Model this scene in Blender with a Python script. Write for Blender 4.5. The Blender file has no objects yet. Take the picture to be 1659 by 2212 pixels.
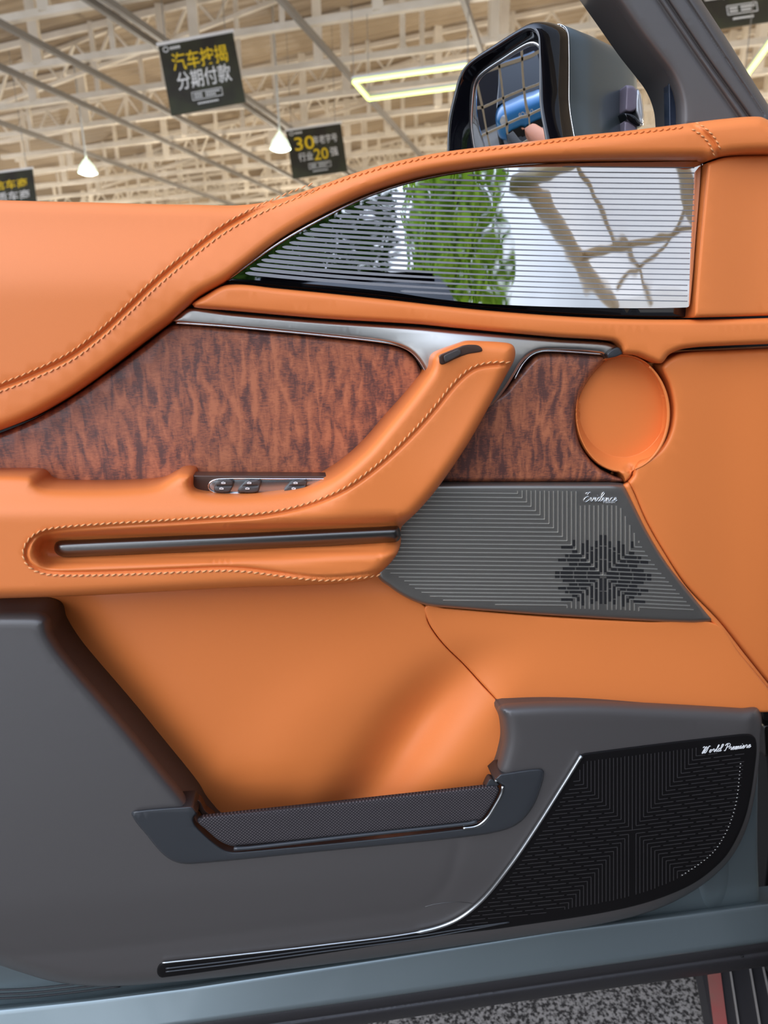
import bpy, bmesh, math, random
import numpy as np
from mathutils import Vector, Matrix
from mathutils.geometry import delaunay_2d_cdt
random.seed(7)
rng = np.random.default_rng(7)
S = bpy.context.scene
COL = S.collection

# ------------------------------------------------------------------ camera
W, H = 1659.0, 2212.0
FPX = 1400.0
CAM = Vector((0.0, -0.80, 1.43))
YAW, PITCH, ROLL = math.radians(-7.5), math.radians(-15.7), math.radians(1.2)
F = Vector((-math.sin(YAW) * math.cos(PITCH), math.cos(YAW) * math.cos(PITCH), math.sin(PITCH)))
R0 = Vector((math.cos(YAW), math.sin(YAW), 0.0))
U0 = R0.cross(F)
R = R0 * math.cos(ROLL) - U0 * math.sin(ROLL)
U = U0 * math.cos(ROLL) + R0 * math.sin(ROLL)
cd = bpy.data.cameras.new('camera')
cam = bpy.data.objects.new('camera', cd)
COL.objects.link(cam)
M = Matrix(((R.x, U.x, -F.x, CAM.x), (R.y, U.y, -F.y, CAM.y), (R.z, U.z, -F.z, CAM.z), (0, 0, 0, 1)))
cam.matrix_world = M
cd.sensor_fit = 'VERTICAL'
cd.sensor_height = 36.0
cd.lens = 36.0 * FPX / H
cd.clip_start = 0.02
cd.clip_end = 400
cd.dof.use_dof = True
cd.dof.focus_distance = 0.84
cd.dof.aperture_fstop = 5.2
S.camera = cam
S.view_settings.view_transform = 'Standard'
S.view_settings.look = 'None'
S.view_settings.gamma = 1.0
S.view_settings.exposure = 0.0

# ------------------------------------------------------------------ world: bright hazy sky
w = bpy.data.worlds.new('sky')
S.world = w
w.use_nodes = True
nt = w.node_tree
bg = nt.nodes['Background']
tc = nt.nodes.new('ShaderNodeTexCoord')
sx = nt.nodes.new('ShaderNodeSeparateXYZ')
rp = nt.nodes.new('ShaderNodeValToRGB')
nt.links.new(tc.outputs['Generated'], sx.inputs[0])
mr = nt.nodes.new('ShaderNodeMapRange')
mr.inputs['From Min'].default_value = -0.1
mr.inputs['From Max'].default_value = 0.9
nt.links.new(sx.outputs['Z'], mr.inputs['Value'])
nt.links.new(mr.outputs[0], rp.inputs[0])
rp.color_ramp.elements[0].color = (0.80, 0.86, 0.95, 1)
rp.color_ramp.elements[1].color = (0.58, 0.70, 0.95, 1)
nt.links.new(rp.outputs[0], bg.inputs['Color'])
SKY = 1.60
# the open side of the hall (left and behind) is brighter than the other
dp = nt.nodes.new('ShaderNodeVectorMath'); dp.operation = 'DOT_PRODUCT'
dp.inputs[1].default_value = Vector((-0.78, -0.52, 0.36)).normalized()
nt.links.new(tc.outputs['Generated'], dp.inputs[0])
ms = nt.nodes.new('ShaderNodeMapRange')
ms.inputs['From Min'].default_value = -0.1; ms.inputs['From Max'].default_value = 1.0
ms.inputs['To Min'].default_value = SKY * 0.25; ms.inputs['To Max'].default_value = SKY * 2.5
ms.interpolation_type = 'SMOOTHSTEP'
nt.links.new(dp.outputs['Value'], ms.inputs['Value'])
nt.links.new(ms.outputs[0], bg.inputs['Strength'])
sund = bpy.data.lights.new('sun', 'SUN')
sund.energy = 1.0
sund.angle = math.radians(40)
sund.color = (1.0, 0.93, 0.84)
sun = bpy.data.objects.new('sun', sund)
COL.objects.link(sun)
sun.rotation_euler = Vector((0.72, 0.52, -0.60)).to_track_quat('-Z', 'Y').to_euler()


# ------------------------------------------------------------------ projection helpers
def ray(px, py):
    return F + R * ((px - W / 2) / FPX) + U * ((H / 2 - py) / FPX)


def P(px, py, Y):
    """point of the door relief at pixel-measured place and depth Y"""
    d = ray(px, py)
    t = (Y - CAM.y) / d.y
    return CAM + d * t


def PA(px, py, Y):
    px = np.asarray(px, float); py = np.asarray(py, float); Y = np.asarray(Y, float)
    a = ((px - W / 2) / FPX)[:, None]; b = ((H / 2 - py) / FPX)[:, None]
    d = np.array(F)[None, :] + a * np.array(R)[None, :] + b * np.array(U)[None, :]
    t = (Y - CAM.y) / d[:, 1]
    return np.array(CAM)[None, :] + d * t[:, None]


def PZ(px, py, z):
    d = ray(px, py)
    return CAM + d * ((z - CAM.z) / d.z)


# ------------------------------------------------------------------ materials
def mat(name, col, rough=0.5, metal=0.0, coat=0.0, spec=0.5):
    m = bpy.data.materials.new(name)
    m.use_nodes = True
    b = m.node_tree.nodes['Principled BSDF']
    b.inputs['Base Color'].default_value = (*col, 1)
    b.inputs['Roughness'].default_value = rough
    b.inputs['Metallic'].default_value = metal
    b.inputs['Coat Weight'].default_value = coat
    b.inputs['Coat Roughness'].default_value = 0.05
    b.inputs['Specular IOR Level'].default_value = spec
    return m


def nodes_of(m):
    return m.node_tree.nodes, m.node_tree.links, m.node_tree.nodes['Principled BSDF']


def add_bump(m, scale, strength, dist=0.0005, kind='NOISE', vec_scale=(1, 1, 1)):
    n, l, b = nodes_of(m)
    tc = n.new('ShaderNodeTexCoord')
    mp = n.new('ShaderNodeMapping'); mp.inputs['Scale'].default_value = vec_scale
    l.new(tc.outputs['Object'], mp.inputs[0])
    if kind == 'NOISE':
        t = n.new('ShaderNodeTexNoise'); t.inputs['Scale'].default_value = scale; t.inputs['Detail'].default_value = 3
        o = t.outputs['Fac']
    else:
        t = n.new('ShaderNodeTexVoronoi'); t.inputs['Scale'].default_value = scale
        o = t.outputs['Distance']
    l.new(mp.outputs[0], t.inputs['Vector'])
    bp = n.new('ShaderNodeBump'); bp.inputs['Strength'].default_value = strength; bp.inputs['Distance'].default_value = dist
    l.new(o, bp.inputs['Height']); l.new(bp.outputs[0], b.inputs['Normal'])
    return m


def add_mottle(m, c1, c2, scale, vec_scale=(1, 1, 1), detail=4, lo=0.35, hi=0.65):
    n, l, b = nodes_of(m)
    tc = n.new('ShaderNodeTexCoord')
    mp = n.new('ShaderNodeMapping'); mp.inputs['Scale'].default_value = vec_scale
    t = n.new('ShaderNodeTexNoise'); t.inputs['Scale'].default_value = scale; t.inputs['Detail'].default_value = detail
    r = n.new('ShaderNodeValToRGB')
    r.color_ramp.elements[0].position = lo; r.color_ramp.elements[1].position = hi
    r.color_ramp.elements[0].color = (*c1, 1); r.color_ramp.elements[1].color = (*c2, 1)
    l.new(tc.outputs['Object'], mp.inputs[0]); l.new(mp.outputs[0], t.inputs['Vector'])
    l.new(t.outputs['Fac'], r.inputs[0]); l.new(r.outputs[0], b.inputs['Base Color'])
    return m


ORANGE = (0.74, 0.205, 0.050)
leather = add_bump(mat('orange_leather', ORANGE, 0.42, spec=0.35), 900, 0.10, 0.0004, 'VORONOI')
thread = mat('tan_thread', (0.78, 0.36, 0.14), 0.7)
dark_plastic = add_bump(mat('charcoal_soft_plastic', (0.073, 0.065, 0.061), 0.42, spec=0.75), 1500, 0.12, 0.0003, 'VORONOI')
satin_black = mat('satin_black', (0.035, 0.037, 0.040), 0.28, spec=0.5)
gloss_black = mat('gloss_black', (0.004, 0.004, 0.006), 0.04, coat=0.5)
rubber = mat('black_rubber', (0.022, 0.020, 0.021), 0.5)
gap_black = mat('gap_black', (0.006, 0.005, 0.005), 0.8)
alu = add_bump(mat('brushed_aluminium', (0.56, 0.54, 0.50), 0.36, 1.0), 250, 0.06, 0.0003, 'NOISE', (0.06, 1, 14))
dark_alu = add_bump(mat('dark_brushed_metal', (0.16, 0.155, 0.145), 0.33, 1.0), 250, 0.06, 0.0003, 'NOISE', (0.06, 1, 14))
grille_grey = add_bump(mat('grey_brushed_grille', (0.29, 0.27, 0.24), 0.42, 0.85), 260, 0.10, 0.0003, 'NOISE', (14, 1, 0.06))
rib_grey = mat('grey_rib_metal', (0.80, 0.77, 0.70), 0.35, 0.9)
chrome = mat('chrome', (0.82, 0.82, 0.82), 0.10, 1.0)
satin_chrome = mat('satin_chrome', (0.50, 0.51, 0.51), 0.25, 1.0)
grille_black = mat('black_grille', (0.006, 0.005, 0.005), 0.6, spec=0.15)
grille_rib = mat('black_grille_rib', (0.050, 0.045, 0.045), 0.5, spec=0.25)
mirror_coat = mat('mirror_glass_panel', (0.78, 0.79, 0.80), 0.015, 1.0)
stripe_grey = mat('grey_screen_stripe', (0.20, 0.20, 0.21), 0.5)
mirror_mat = mat('mirror_silver', (0.72, 0.74, 0.76), 0.01, 1.0)
teal = mat('teal_grey_car_paint', (0.22, 0.262, 0.27), 0.36, 0.72, coat=0.25)
bronze = mat('bronze_brown_plastic', (0.10, 0.055, 0.04), 0.28, 0.5)
button_brown = mat('dark_brown_button', (0.060, 0.050, 0.046), 0.4)
white_mark = mat('white_print', (0.75, 0.74, 0.72), 0.5)
yellow_mark = mat('yellow_print', (0.85, 0.58, 0.02), 0.5)
white_steel = add_mottle(mat('cream_painted_steel', (0.8, 0.72, 0.58), 0.5), (0.72, 0.64, 0.52), (0.84, 0.76, 0.64), 1.5)
grey_steel = mat('grey_painted_steel', (0.24, 0.22, 0.20), 0.5)
lens_white = mat('clear_lamp_lens', (0.75, 0.77, 0.80), 0.08, 0.3, coat=1)
lilac = mat('purple_grey_plastic', (0.26, 0.22, 0.28), 0.3)
navy = mat('navy_glass', (0.012, 0.02, 0.04), 0.08, coat=0.5)


def emis(name, col, k):
    m = mat(name, col)
    b = m.node_tree.nodes['Principled BSDF']
    b.inputs['Emission Color'].default_value = (*col, 1)
    b.inputs['Emission Strength'].default_value = k
    return m


# mirror panel gets a slight moulded waviness
def wavy(m, scale, strength, dist):
    return add_bump(m, scale, strength, dist, 'NOISE', (1.0, 1.0, 0.7))


wavy(mirror_coat, 6.0, 0.30, 0.004)


def wood_material():
    m = mat('figured_brown_wood', (0.2, 0.06, 0.03), 0.40, coat=0.10, spec=0.5)
    n, l, b = nodes_of(m)
    tc = n.new('ShaderNodeTexCoord')
    # figure: dark quilted streaks climbing to the right
    mp = n.new('ShaderNodeMapping')
    mp.inputs['Rotation'].default_value = (0, math.radians(22), 0)
    mp.inputs['Scale'].default_value = (88, 1, 24)
    l.new(tc.outputs['Object'], mp.inputs[0])
    t = n.new('ShaderNodeTexNoise')
    t.inputs['Scale'].default_value = 1.0; t.inputs['Detail'].default_value = 4.5
    t.inputs['Roughness'].default_value = 0.55; t.inputs['Distortion'].default_value = 0.55
    l.new(mp.outputs[0], t.inputs['Vector'])
    # broad drift
    mpb = n.new('ShaderNodeMapping'); mpb.inputs['Scale'].default_value = (7, 1, 5)
    l.new(tc.outputs['Object'], mpb.inputs[0])
    tb = n.new('ShaderNodeTexNoise'); tb.inputs['Scale'].default_value = 1.0; tb.inputs['Detail'].default_value = 1.0
    l.new(mpb.outputs[0], tb.inputs['Vector'])
    # fine short horizontal pores
    mpf = n.new('ShaderNodeMapping'); mpf.inputs['Scale'].default_value = (130, 1, 620)
    mpf.inputs['Rotation'].default_value = (0, math.radians(3), 0)
    l.new(tc.outputs['Object'], mpf.inputs[0])
    tf = n.new('ShaderNodeTexNoise'); tf.inputs['Scale'].default_value = 1.0; tf.inputs['Detail'].default_value = 2
    tf.inputs['Distortion'].default_value = 1.2
    l.new(mpf.outputs[0], tf.inputs['Vector'])
    a1 = n.new('ShaderNodeMath'); a1.operation = 'MULTIPLY_ADD'; a1.inputs[1].default_value = 0.28
    l.new(tb.outputs['Fac'], a1.inputs[0]); l.new(t.outputs['Fac'], a1.inputs[2])
    a2 = n.new('ShaderNodeMath'); a2.operation = 'MULTIPLY_ADD'; a2.inputs[1].default_value = 0.42
    l.new(tf.outputs['Fac'], a2.inputs[0]); l.new(a1.outputs[0], a2.inputs[2])
    r = n.new('ShaderNodeValToRGB')
    e = r.color_ramp.elements
    e[0].position = 0.70; e[0].color = (0.105, 0.042, 0.034, 1)
    e[1].position = 1.05; e[1].color = (0.44, 0.145, 0.068, 1)
    k = e.new(0.79); k.color = (0.19, 0.066, 0.043, 1)
    k = e.new(0.835); k.color = (0.27, 0.088, 0.048, 1)
    k = e.new(0.91); k.color = (0.34, 0.108, 0.054, 1)
    l.new(a2.outputs[0], r.inputs[0]); l.new(r.outputs[0], b.inputs['Base Color'])
    bp = n.new('ShaderNodeBump'); bp.inputs['Strength'].default_value = 0.35; bp.inputs['Distance'].default_value = 0.0006
    l.new(a2.outputs[0], bp.inputs['Height']); l.new(bp.outputs[0], b.inputs['Normal'])
    return m


wood = wood_material()


def knit_material():
    m = mat('charcoal_knit', (0.05, 0.045, 0.047), 0.85, spec=0.15)
    n, l, b = nodes_of(m)
    tc = n.new('ShaderNodeTexCoord')
    outs = []
    for ang in (45, -45):
        mp = n.new('ShaderNodeMapping'); mp.inputs['Rotation'].default_value = (0, math.radians(ang), 0)
        l.new(tc.outputs['Object'], mp.inputs[0])
        wv = n.new('ShaderNodeTexWave'); wv.inputs['Scale'].default_value = 95; wv.bands_direction = 'X'
        wv.inputs['Distortion'].default_value = 0.3
        l.new(mp.outputs[0], wv.inputs['Vector'])
        outs.append(wv.outputs['Fac'])
    mu = n.new('ShaderNodeMath'); mu.operation = 'MULTIPLY'
    l.new(outs[0], mu.inputs[0]); l.new(outs[1], mu.inputs[1])
    r = n.new('ShaderNodeValToRGB')
    r.color_ramp.elements[0].color = (0.028, 0.024, 0.026, 1); r.color_ramp.elements[1].color = (0.135, 0.115, 0.115, 1)
    l.new(mu.outputs[0], r.inputs[0]); l.new(r.outputs[0], b.inputs['Base Color'])
    bp = n.new('ShaderNodeBump'); bp.inputs['Strength'].default_value = 0.5; bp.inputs['Distance'].default_value = 0.001
    l.new(mu.outputs[0], bp.inputs['Height']); l.new(bp.outputs[0], b.inputs['Normal'])
    return m


knit = knit_material()


# ------------------------------------------------------------------ object helpers
def props(o, label=None, cat=None, group=None, kind=None):
    if label: o['label'] = label
    if cat: o['category'] = cat
    if group: o['group'] = group
    if kind: o['kind'] = kind
    return o


def thing(name, loc, label, cat, group=None):
    o = bpy.data.objects.new(name, None)
    o.empty_display_size = 0.05
    COL.objects.link(o)
    o.location = loc
    return props(o, label, cat, group)


def root_loc(parent):
    v = Vector((0, 0, 0))
    while parent is not None:
        v = v + Vector(parent.location)
        parent = parent.parent
    return v


def build(name, verts, faces, m, parent=None, smooth=True, label=None, loc=None):
    """one mesh object from world-space vertices"""
    me = bpy.data.meshes.new(name)
    off = root_loc(parent) if parent else Vector(loc or (0, 0, 0))
    vs = [(v[0] - off.x, v[1] - off.y, v[2] - off.z) for v in verts]
    me.from_pydata(vs, [], faces)
    me.validate()
    bm = bmesh.new(); bm.from_mesh(me)
    bmesh.ops.recalc_face_normals(bm, faces=bm.faces)
    bm.to_mesh(me); bm.free()
    ms = m if isinstance(m, (list, tuple)) else [m]
    for x in ms: me.materials.append(x)
    if smooth:
        me.polygons.foreach_set('use_smooth', [True] * len(me.polygons))
    o = bpy.data.objects.new(name, me)
    COL.objects.link(o)
    if parent: o.parent = parent
    elif loc: o.location = loc
    if label: o['label'] = label
    return o


class MB:
    """collects boxes, bars and tubes for one mesh"""
    def __init__(s): s.v = []; s.f = []

    def add(s, v, f):
        n = len(s.v); s.v += [tuple(x) for x in v]; s.f += [tuple(i + n for i in q) for q in f]

    def box(s, c, sz, M3=None):
        c = Vector(c); v = []
        for dx in (-.5, .5):
            for dy in (-.5, .5):
                for dz in (-.5, .5):
                    p = Vector((dx * sz[0], dy * sz[1], dz * sz[2]))
                    if M3 is not None: p = M3 @ p
                    v.append(c + p)
        s.add(v, [(0, 1, 3, 2), (4, 6, 7, 5), (0, 4, 5, 1), (2, 3, 7, 6), (0, 2, 6, 4), (1, 5, 7, 3)])

    def bar(s, a, b, wd, ht=None, up=Vector((0, 0, 1))):
        a = Vector(a); b = Vector(b); ht = ht or wd
        d = (b - a)
        if d.length < 1e-6: return
        d.normalize()
        sd = d.cross(up)
        if sd.length < 1e-3: sd = d.cross(Vector((0, 1, 0)))
        sd.normalize(); u2 = sd.cross(d)
        v = []
        for q in (a, b):
            for i, j in ((-1, -1), (1, -1), (1, 1), (-1, 1)):
                v.append(q + sd * (i * wd / 2) + u2 * (j * ht / 2))
        s.add(v, [(0, 1, 2, 3), (4, 7, 6, 5), (0, 4, 5, 1), (1, 5, 6, 2), (2, 6, 7, 3), (3, 7, 4, 0)])

    def tube(s, pts, r, k=8, closed=False):
        pts = [Vector(p) for p in pts]; n = len(pts)
        rr = r if isinstance(r, (list, tuple)) else [r] * n
        v = []; f = []
        ref = Vector((0, 1, 0.013))
        for i, p in enumerate(pts):
            a = pts[(i - 1) % n] if (closed or i > 0) else pts[i]
            b = pts[(i + 1) % n] if (closed or i < n - 1) else pts[i]
            d = (b - a).normalized()
            x = d.cross(ref)
            if x.length < 1e-3: x = d.cross(Vector((1, 0, 0)))
            x.normalize(); y = d.cross(x)
            for j in range(k):
                t = 2 * math.pi * j / k
                v.append(p + x * (rr[i] * math.cos(t)) + y * (rr[i] * math.sin(t)))
        m = n if closed else n - 1
        for i in range(m):
            for j in range(k):
                a0 = i * k + j; a1 = i * k + (j + 1) % k
                b0 = ((i + 1) % n) * k + j; b1 = ((i + 1) % n) * k + (j + 1) % k
                f.append((a0, a1, b1, b0))
        if not closed:
            f.append(tuple(range(k - 1, -1, -1))); f.append(tuple((n - 1) * k + j for j in range(k)))
        s.add(v, f)

    def lathe(s, c, prof, k=20):
        v = []; f = []
        for r, z in prof:
            for j in range(k):
                t = 2 * math.pi * j / k
                v.append((c[0] + r * math.cos(t), c[1] + r * math.sin(t), c[2] + z))
        for i in range(len(prof) - 1):
            for j in range(k):
                f.append((i * k + j, i * k + (j + 1) % k, (i + 1) * k + (j + 1) % k, (i + 1) * k + j))
        s.add(v, f)

    def out(s, name, m, parent=None, smooth=False, label=None, loc=None):
        return build(name, s.v, s.f, m, parent, smooth, label, loc)


# ------------------------------------------------------------------ outline curves (measured on the photograph)
def spline(pts, closed=True, step=6.0):
    """Catmull-Rom through the points; a third entry 1 marks a sharp corner"""
    n = len(pts)
    P2 = [np.array(p[:2], float) for p in pts]
    cr = [len(p) > 2 for p in pts]
    out = []
    m = n if closed else n - 1
    for i in range(m):
        p1 = P2[i]; p2 = P2[(i + 1) % n]
        p0 = P2[i - 1] if (closed or i > 0) else p1
        p3 = P2[(i + 2) % n] if (closed or i + 2 < n) else p2
        L = np.linalg.norm(p2 - p1)
        t1 = (p2 - p0); t2 = (p3 - p1)
        l1 = np.linalg.norm(t1); l2 = np.linalg.norm(t2)
        t1 = (p2 - p1) if (cr[i] or l1 < 1e-6) else t1 / l1 * L
        t2 = (p2 - p1) if (cr[(i + 1) % n] or l2 < 1e-6) else t2 / l2 * L
        k = max(1, int(round(L / step)))
        for j in range(k):
            t = j / k
            h = (2 * t**3 - 3 * t**2 + 1, t**3 - 2 * t**2 + t, -2 * t**3 + 3 * t**2, t**3 - t**2)
            out.append(h[0] * p1 + h[1] * t1 + h[2] * p2 + h[3] * t2)
    if not closed: out.append(P2[-1])
    return np.array(out)


def seg_dist(px, py, line, closed=False):
    """distance of many points to a polyline"""
    a = line if closed else line[:-1]
    b = np.roll(line, -1, 0) if closed else line[1:]
    best = np.full(len(px), 1e9)
    p = np.stack([px, py], 1)
    for c in range(0, len(px), 4000):
        q = p[c:c + 4000]
        ab = b - a
        L2 = (ab**2).sum(1) + 1e-9
        t = np.clip(((q[:, None, :] - a[None]) * ab[None]).sum(2) / L2[None], 0, 1)
        d = q[:, None, :] - (a[None] + t[:, :, None] * ab[None])
        best[c:c + 4000] = np.sqrt((d**2).sum(2)).min(1)
    return best


def inside(px, py, poly):
    x0, y0 = poly[:, 0], poly[:, 1]
    x1, y1 = np.roll(x0, -1), np.roll(y0, -1)
    r = np.zeros(len(px), bool)
    for a, b, c, d in zip(x0, y0, x1, y1):
        if b == d: continue
        k = (b > py) != (d > py)
        r ^= k & (px < (c - a) * (py - b) / (d - b) + a)
    return r


def offset(line, d):
    t = np.gradient(line, axis=0)
    t /= np.linalg.norm(t, axis=1)[:, None] + 1e-9
    return line + np.stack([-t[:, 1], t[:, 0]], 1) * d


def sstep(a, b, x):
    t = np.clip((np.asarray(x, float) - a) / (b - a), 0, 1)
    return t * t * (3 - 2 * t)


class Relief:
    """A padded panel: an outline, a depth field, a rounded edge and seams; has real thickness."""
    def __init__(s, outline, Y, r=10, drop=0.008, seams=(), step=6.0):
        s.line = spline(outline, True, step) if not isinstance(outline, np.ndarray) else outline
        s.Yf = (lambda x, y: np.full(len(x), float(Y))) if not callable(Y) else Y
        s.r, s.drop, s.seams = r, drop, [(spline(q, False, 6) if not isinstance(q, np.ndarray) else q, dp, wd) for q, dp, wd in seams]

    def depth(s, px, py, edge=None):
        px = np.atleast_1d(np.asarray(px, float)); py = np.atleast_1d(np.asarray(py, float))
        y = s.Yf(px, py).astype(float)
        if s.r > 0:
            d = seg_dist(px, py, s.line, True) if edge is None else edge
            u = np.clip(1 - d / s.r, 0, 1)
            y = y + s.drop * (1 - np.sqrt(np.clip(1 - u * u, 0, 1)))
        for q, dp, wd in s.seams:
            d = seg_dist(px, py, q)
            y = y + dp * np.exp(-(d / wd)**2)
        return y

    def at(s, px, py, lift=0.0):
        return P(px, py, float(s.depth([px], [py])[0]) - lift)

    def ats(s, px, py, lift=0.0):
        return PA(px, py, s.depth(px, py) - lift)

    def make(s, name, m, parent, grid=24, back=0.02, label=None, split=False):
        L = s.line; nb = len(L)
        # orient so that the interior is on the left-normal side
        area = 0.5 * np.sum(L[:, 0] * np.roll(L[:, 1], -1) - np.roll(L[:, 0], -1) * L[:, 1])
        nrm = np.roll(L, -1, 0) - np.roll(L, 1, 0)
        nrm /= np.linalg.norm(nrm, axis=1)[:, None] + 1e-9
        nrm = np.stack([-nrm[:, 1], nrm[:, 0]], 1) * (1 if area > 0 else -1)
        pts = []
        for k in (0.06, 0.16, 0.3, 0.48, 0.7, 1.0):
            if s.r <= 0: break
            q = L + nrm * (s.r * k)
            if s.r * k < 4: q = q[::1]
            dd = seg_dist(q[:, 0], q[:, 1], L, True)
            q = q[(dd > s.r * k * 0.93) & inside(q[:, 0], q[:, 1], L)]
            pts.append(q)
        for q, dp, wd in s.seams:
            for k in (-2.2, -1.4, -0.8, -0.35, 0, 0.35, 0.8, 1.4, 2.2):
                o = offset(q, k * wd)
                dd = seg_dist(o[:, 0], o[:, 1], L, True)
                pts.append(o[(dd > max(1.5, 0.25 * s.r)) & inside(o[:, 0], o[:, 1], L)])
        gx, gy = np.meshgrid(np.arange(L[:, 0].min(), L[:, 0].max(), grid), np.arange(L[:, 1].min(), L[:, 1].max(), grid))
        gx = gx.ravel() + (gy.ravel() / grid % 2 > 0.99) * grid * 0.5; gy = gy.ravel()
        k = inside(gx, gy, L); gx, gy = gx[k], gy[k]
        dd = seg_dist(gx, gy, L, True)
        k = dd > max(s.r * 1.1, grid * 0.3)
        for q, dp, wd in s.seams: k &= seg_dist(gx, gy, q) > wd * 2.6
        pts.append(np.stack([gx[k], gy[k]], 1))
        A = np.concatenate([L] + pts, 0)
        co, ed, fa, ov, _, _ = delaunay_2d_cdt([Vector(p) for p in A], [], [list(range(nb))], 1, 1e-4)
        co = np.array([tuple(c) for c in co])
        Yd = s.depth(co[:, 0], co[:, 1])
        V = [tuple(v) for v in PA(co[:, 0], co[:, 1], Yd)]
        Fc = [tuple(f) for f in fa]
        # boundary walls
        idx = {}
        for i, o in enumerate(ov):
            for k in o:
                if k < nb: idx.setdefault(k, i)
        ring = [idx[k] for k in range(nb) if k in idx]
        if split:
            r2 = list(range(len(V), len(V) + len(ring)))
            V += [V[i] for i in ring]; ring = r2
        n0 = len(V)
        for i in ring: V.append((V[i][0], V[i][1] + back, V[i][2]))
        m_ = len(ring)
        for j in range(m_):
            a, b = ring[j], ring[(j + 1) % m_]
            if a != b: Fc.append((a, b, n0 + (j + 1) % m_, n0 + j))
        Fc.append(tuple(n0 + j for j in range(m_)))
        s.ob = build(name, V, Fc, m, parent, True, label)
        return s.ob


def stitches(name, line, rel, parent, m=thread, length=11, gap=4, r=0.0008, lift=0.0005, tilt=1.2):
    """little slanted thread ends along a seam"""
    mb = MB()
    d = np.r_[0, np.cumsum(np.linalg.norm(np.diff(line, axis=0), axis=1))]
    pos = np.arange(2, d[-1] - length, length + gap)
    def at(q): return np.interp(q, d, line[:, 0]), np.interp(q, d, line[:, 1])
    ax, ay = at(pos); bx, by = at(pos + length)
    tx, ty = bx - ax, by - ay
    l = np.hypot(tx, ty) + 1e-9
    nx, ny = -ty / l * tilt, tx / l * tilt
    a = rel.ats(ax + nx, ay + ny, lift); b = rel.ats(bx - nx, by - ny, lift)
    mid = rel.ats((ax + bx) / 2, (ay + by) / 2, lift + 0.0005)
    for p, q, c in zip(a, mid, b): mb.tube([p, q, c], [r * 0.7, r, r * 0.7], 5)
    return mb.out(name, m, parent, True)


def flat_text(body, size, place, m, name, parent=None, shear=0.0, sxs=1.0, depth=0.0, bold=0.0, dedupe=True):
    """lettering as a mesh; place(u, v) -> world point, v up"""
    cu = bpy.data.curves.new('txt', 'FONT')
    cu.body = body; cu.size = size; cu.shear = shear; cu.resolution_u = 3; cu.offset = bold
    ob = bpy.data.objects.new('txt', cu); COL.objects.link(ob)
    dg = bpy.context.evaluated_depsgraph_get(); dg.update()
    me = bpy.data.meshes.new_from_object(ob.evaluated_get(dg))
    bpy.data.objects.remove(ob)
    v = [place(p.co.x * sxs, p.co.y) for p in me.vertices]
    f = [tuple(p.vertices) for p in me.polygons]
    return v, f


# ================================================================== hall axes (roof beams run along UH)
az = math.atan2(*(lambda d: (d.x, d.y))(ray(1240, 700)))
UH = Vector((math.sin(az), math.cos(az), 0)); VH = Vector((math.cos(az), -math.sin(az), 0))


def HP(u, v, z): return CAM.xy.to_3d() + UH * u + VH * v + Vector((0, 0, z))


def uv(p):
    q = Vector(p) - CAM.xy.to_3d()
    return q.dot(UH), q.dot(VH)


def struct(o): o['kind'] = 'structure'; return o


# floor: speckled grey carpet under the car, pale paving outside
carpet = mat('speckled_grey_carpet', (0.2, 0.19, 0.18), 0.95, spec=0.1)
n, l, b = nodes_of(carpet)
tc = n.new('ShaderNodeTexCoord')
t1 = n.new('ShaderNodeTexNoise'); t1.inputs['Scale'].default_value = 130; t1.inputs['Detail'].default_value = 2
r = n.new('ShaderNodeValToRGB')
r.color_ramp.elements[0].position = 0.40; r.color_ramp.elements[1].position = 0.62
r.color_ramp.elements[0].color = (0.030, 0.027, 0.025, 1); r.color_ramp.elements[1].color = (0.24, 0.22, 0.20, 1)
l.new(tc.outputs['Object'], t1.inputs['Vector']); l.new(t1.outputs['Fac'], r.inputs[0]); l.new(r.outputs[0], b.inputs['Base Color'])
paving = add_mottle(mat('grey_hall_floor', (0.45, 0.43, 0.40), 0.4), (0.42, 0.39, 0.35), (0.52, 0.49, 0.45), 0.6)
mb = MB(); mb.box((0, 0, -0.06), (160, 160, 0.1)); 
struct(mb.out('floor', paving))
mb = MB()
mb.box((0.0, 1.2, -0.004), (6.0, 5.0, 0.012))
o = mb.out('showroom_carpet', carpet, loc=(0, 1.2, 0))
props(o, 'speckled grey carpet on the hall floor under the open door', 'carpet')

# roof deck with ribbed sheeting, sloping up to the right
deckm = add_bump(add_mottle(mat('tan_ribbed_sheet', (0.5, 0.38, 0.24), 0.55), (0.33, 0.25, 0.17), (0.42, 0.32, 0.21), 0.25), 1.0, 0.0)
n, l, b = nodes_of(deckm)
tc = n.new('ShaderNodeTexCoord'); mp = n.new('ShaderNodeMapping'); mp.inputs['Rotation'].default_value = (0, 0, -az)
mp.inputs['Rotation'].default_value = (0, 0, az)
wv = n.new('ShaderNodeTexWave'); wv.inputs['Scale'].default_value = 0.9; wv.bands_direction = 'Y'
l.new(tc.outputs['Object'], mp.inputs[0]); l.new(mp.outputs[0], wv.inputs['Vector'])
bp = n.new('ShaderNodeBump'); bp.inputs['Distance'].default_value = 0.06; bp.inputs['Strength'].default_value = 0.8
l.new(wv.outputs['Fac'], bp.inputs['Height']); l.new(bp.outputs[0], b.inputs['Normal'])
ZB = 8.4                                            # underside of the trusses


def deck_z(v): return 10.0 + 0.045 * (v + 20)


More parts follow.
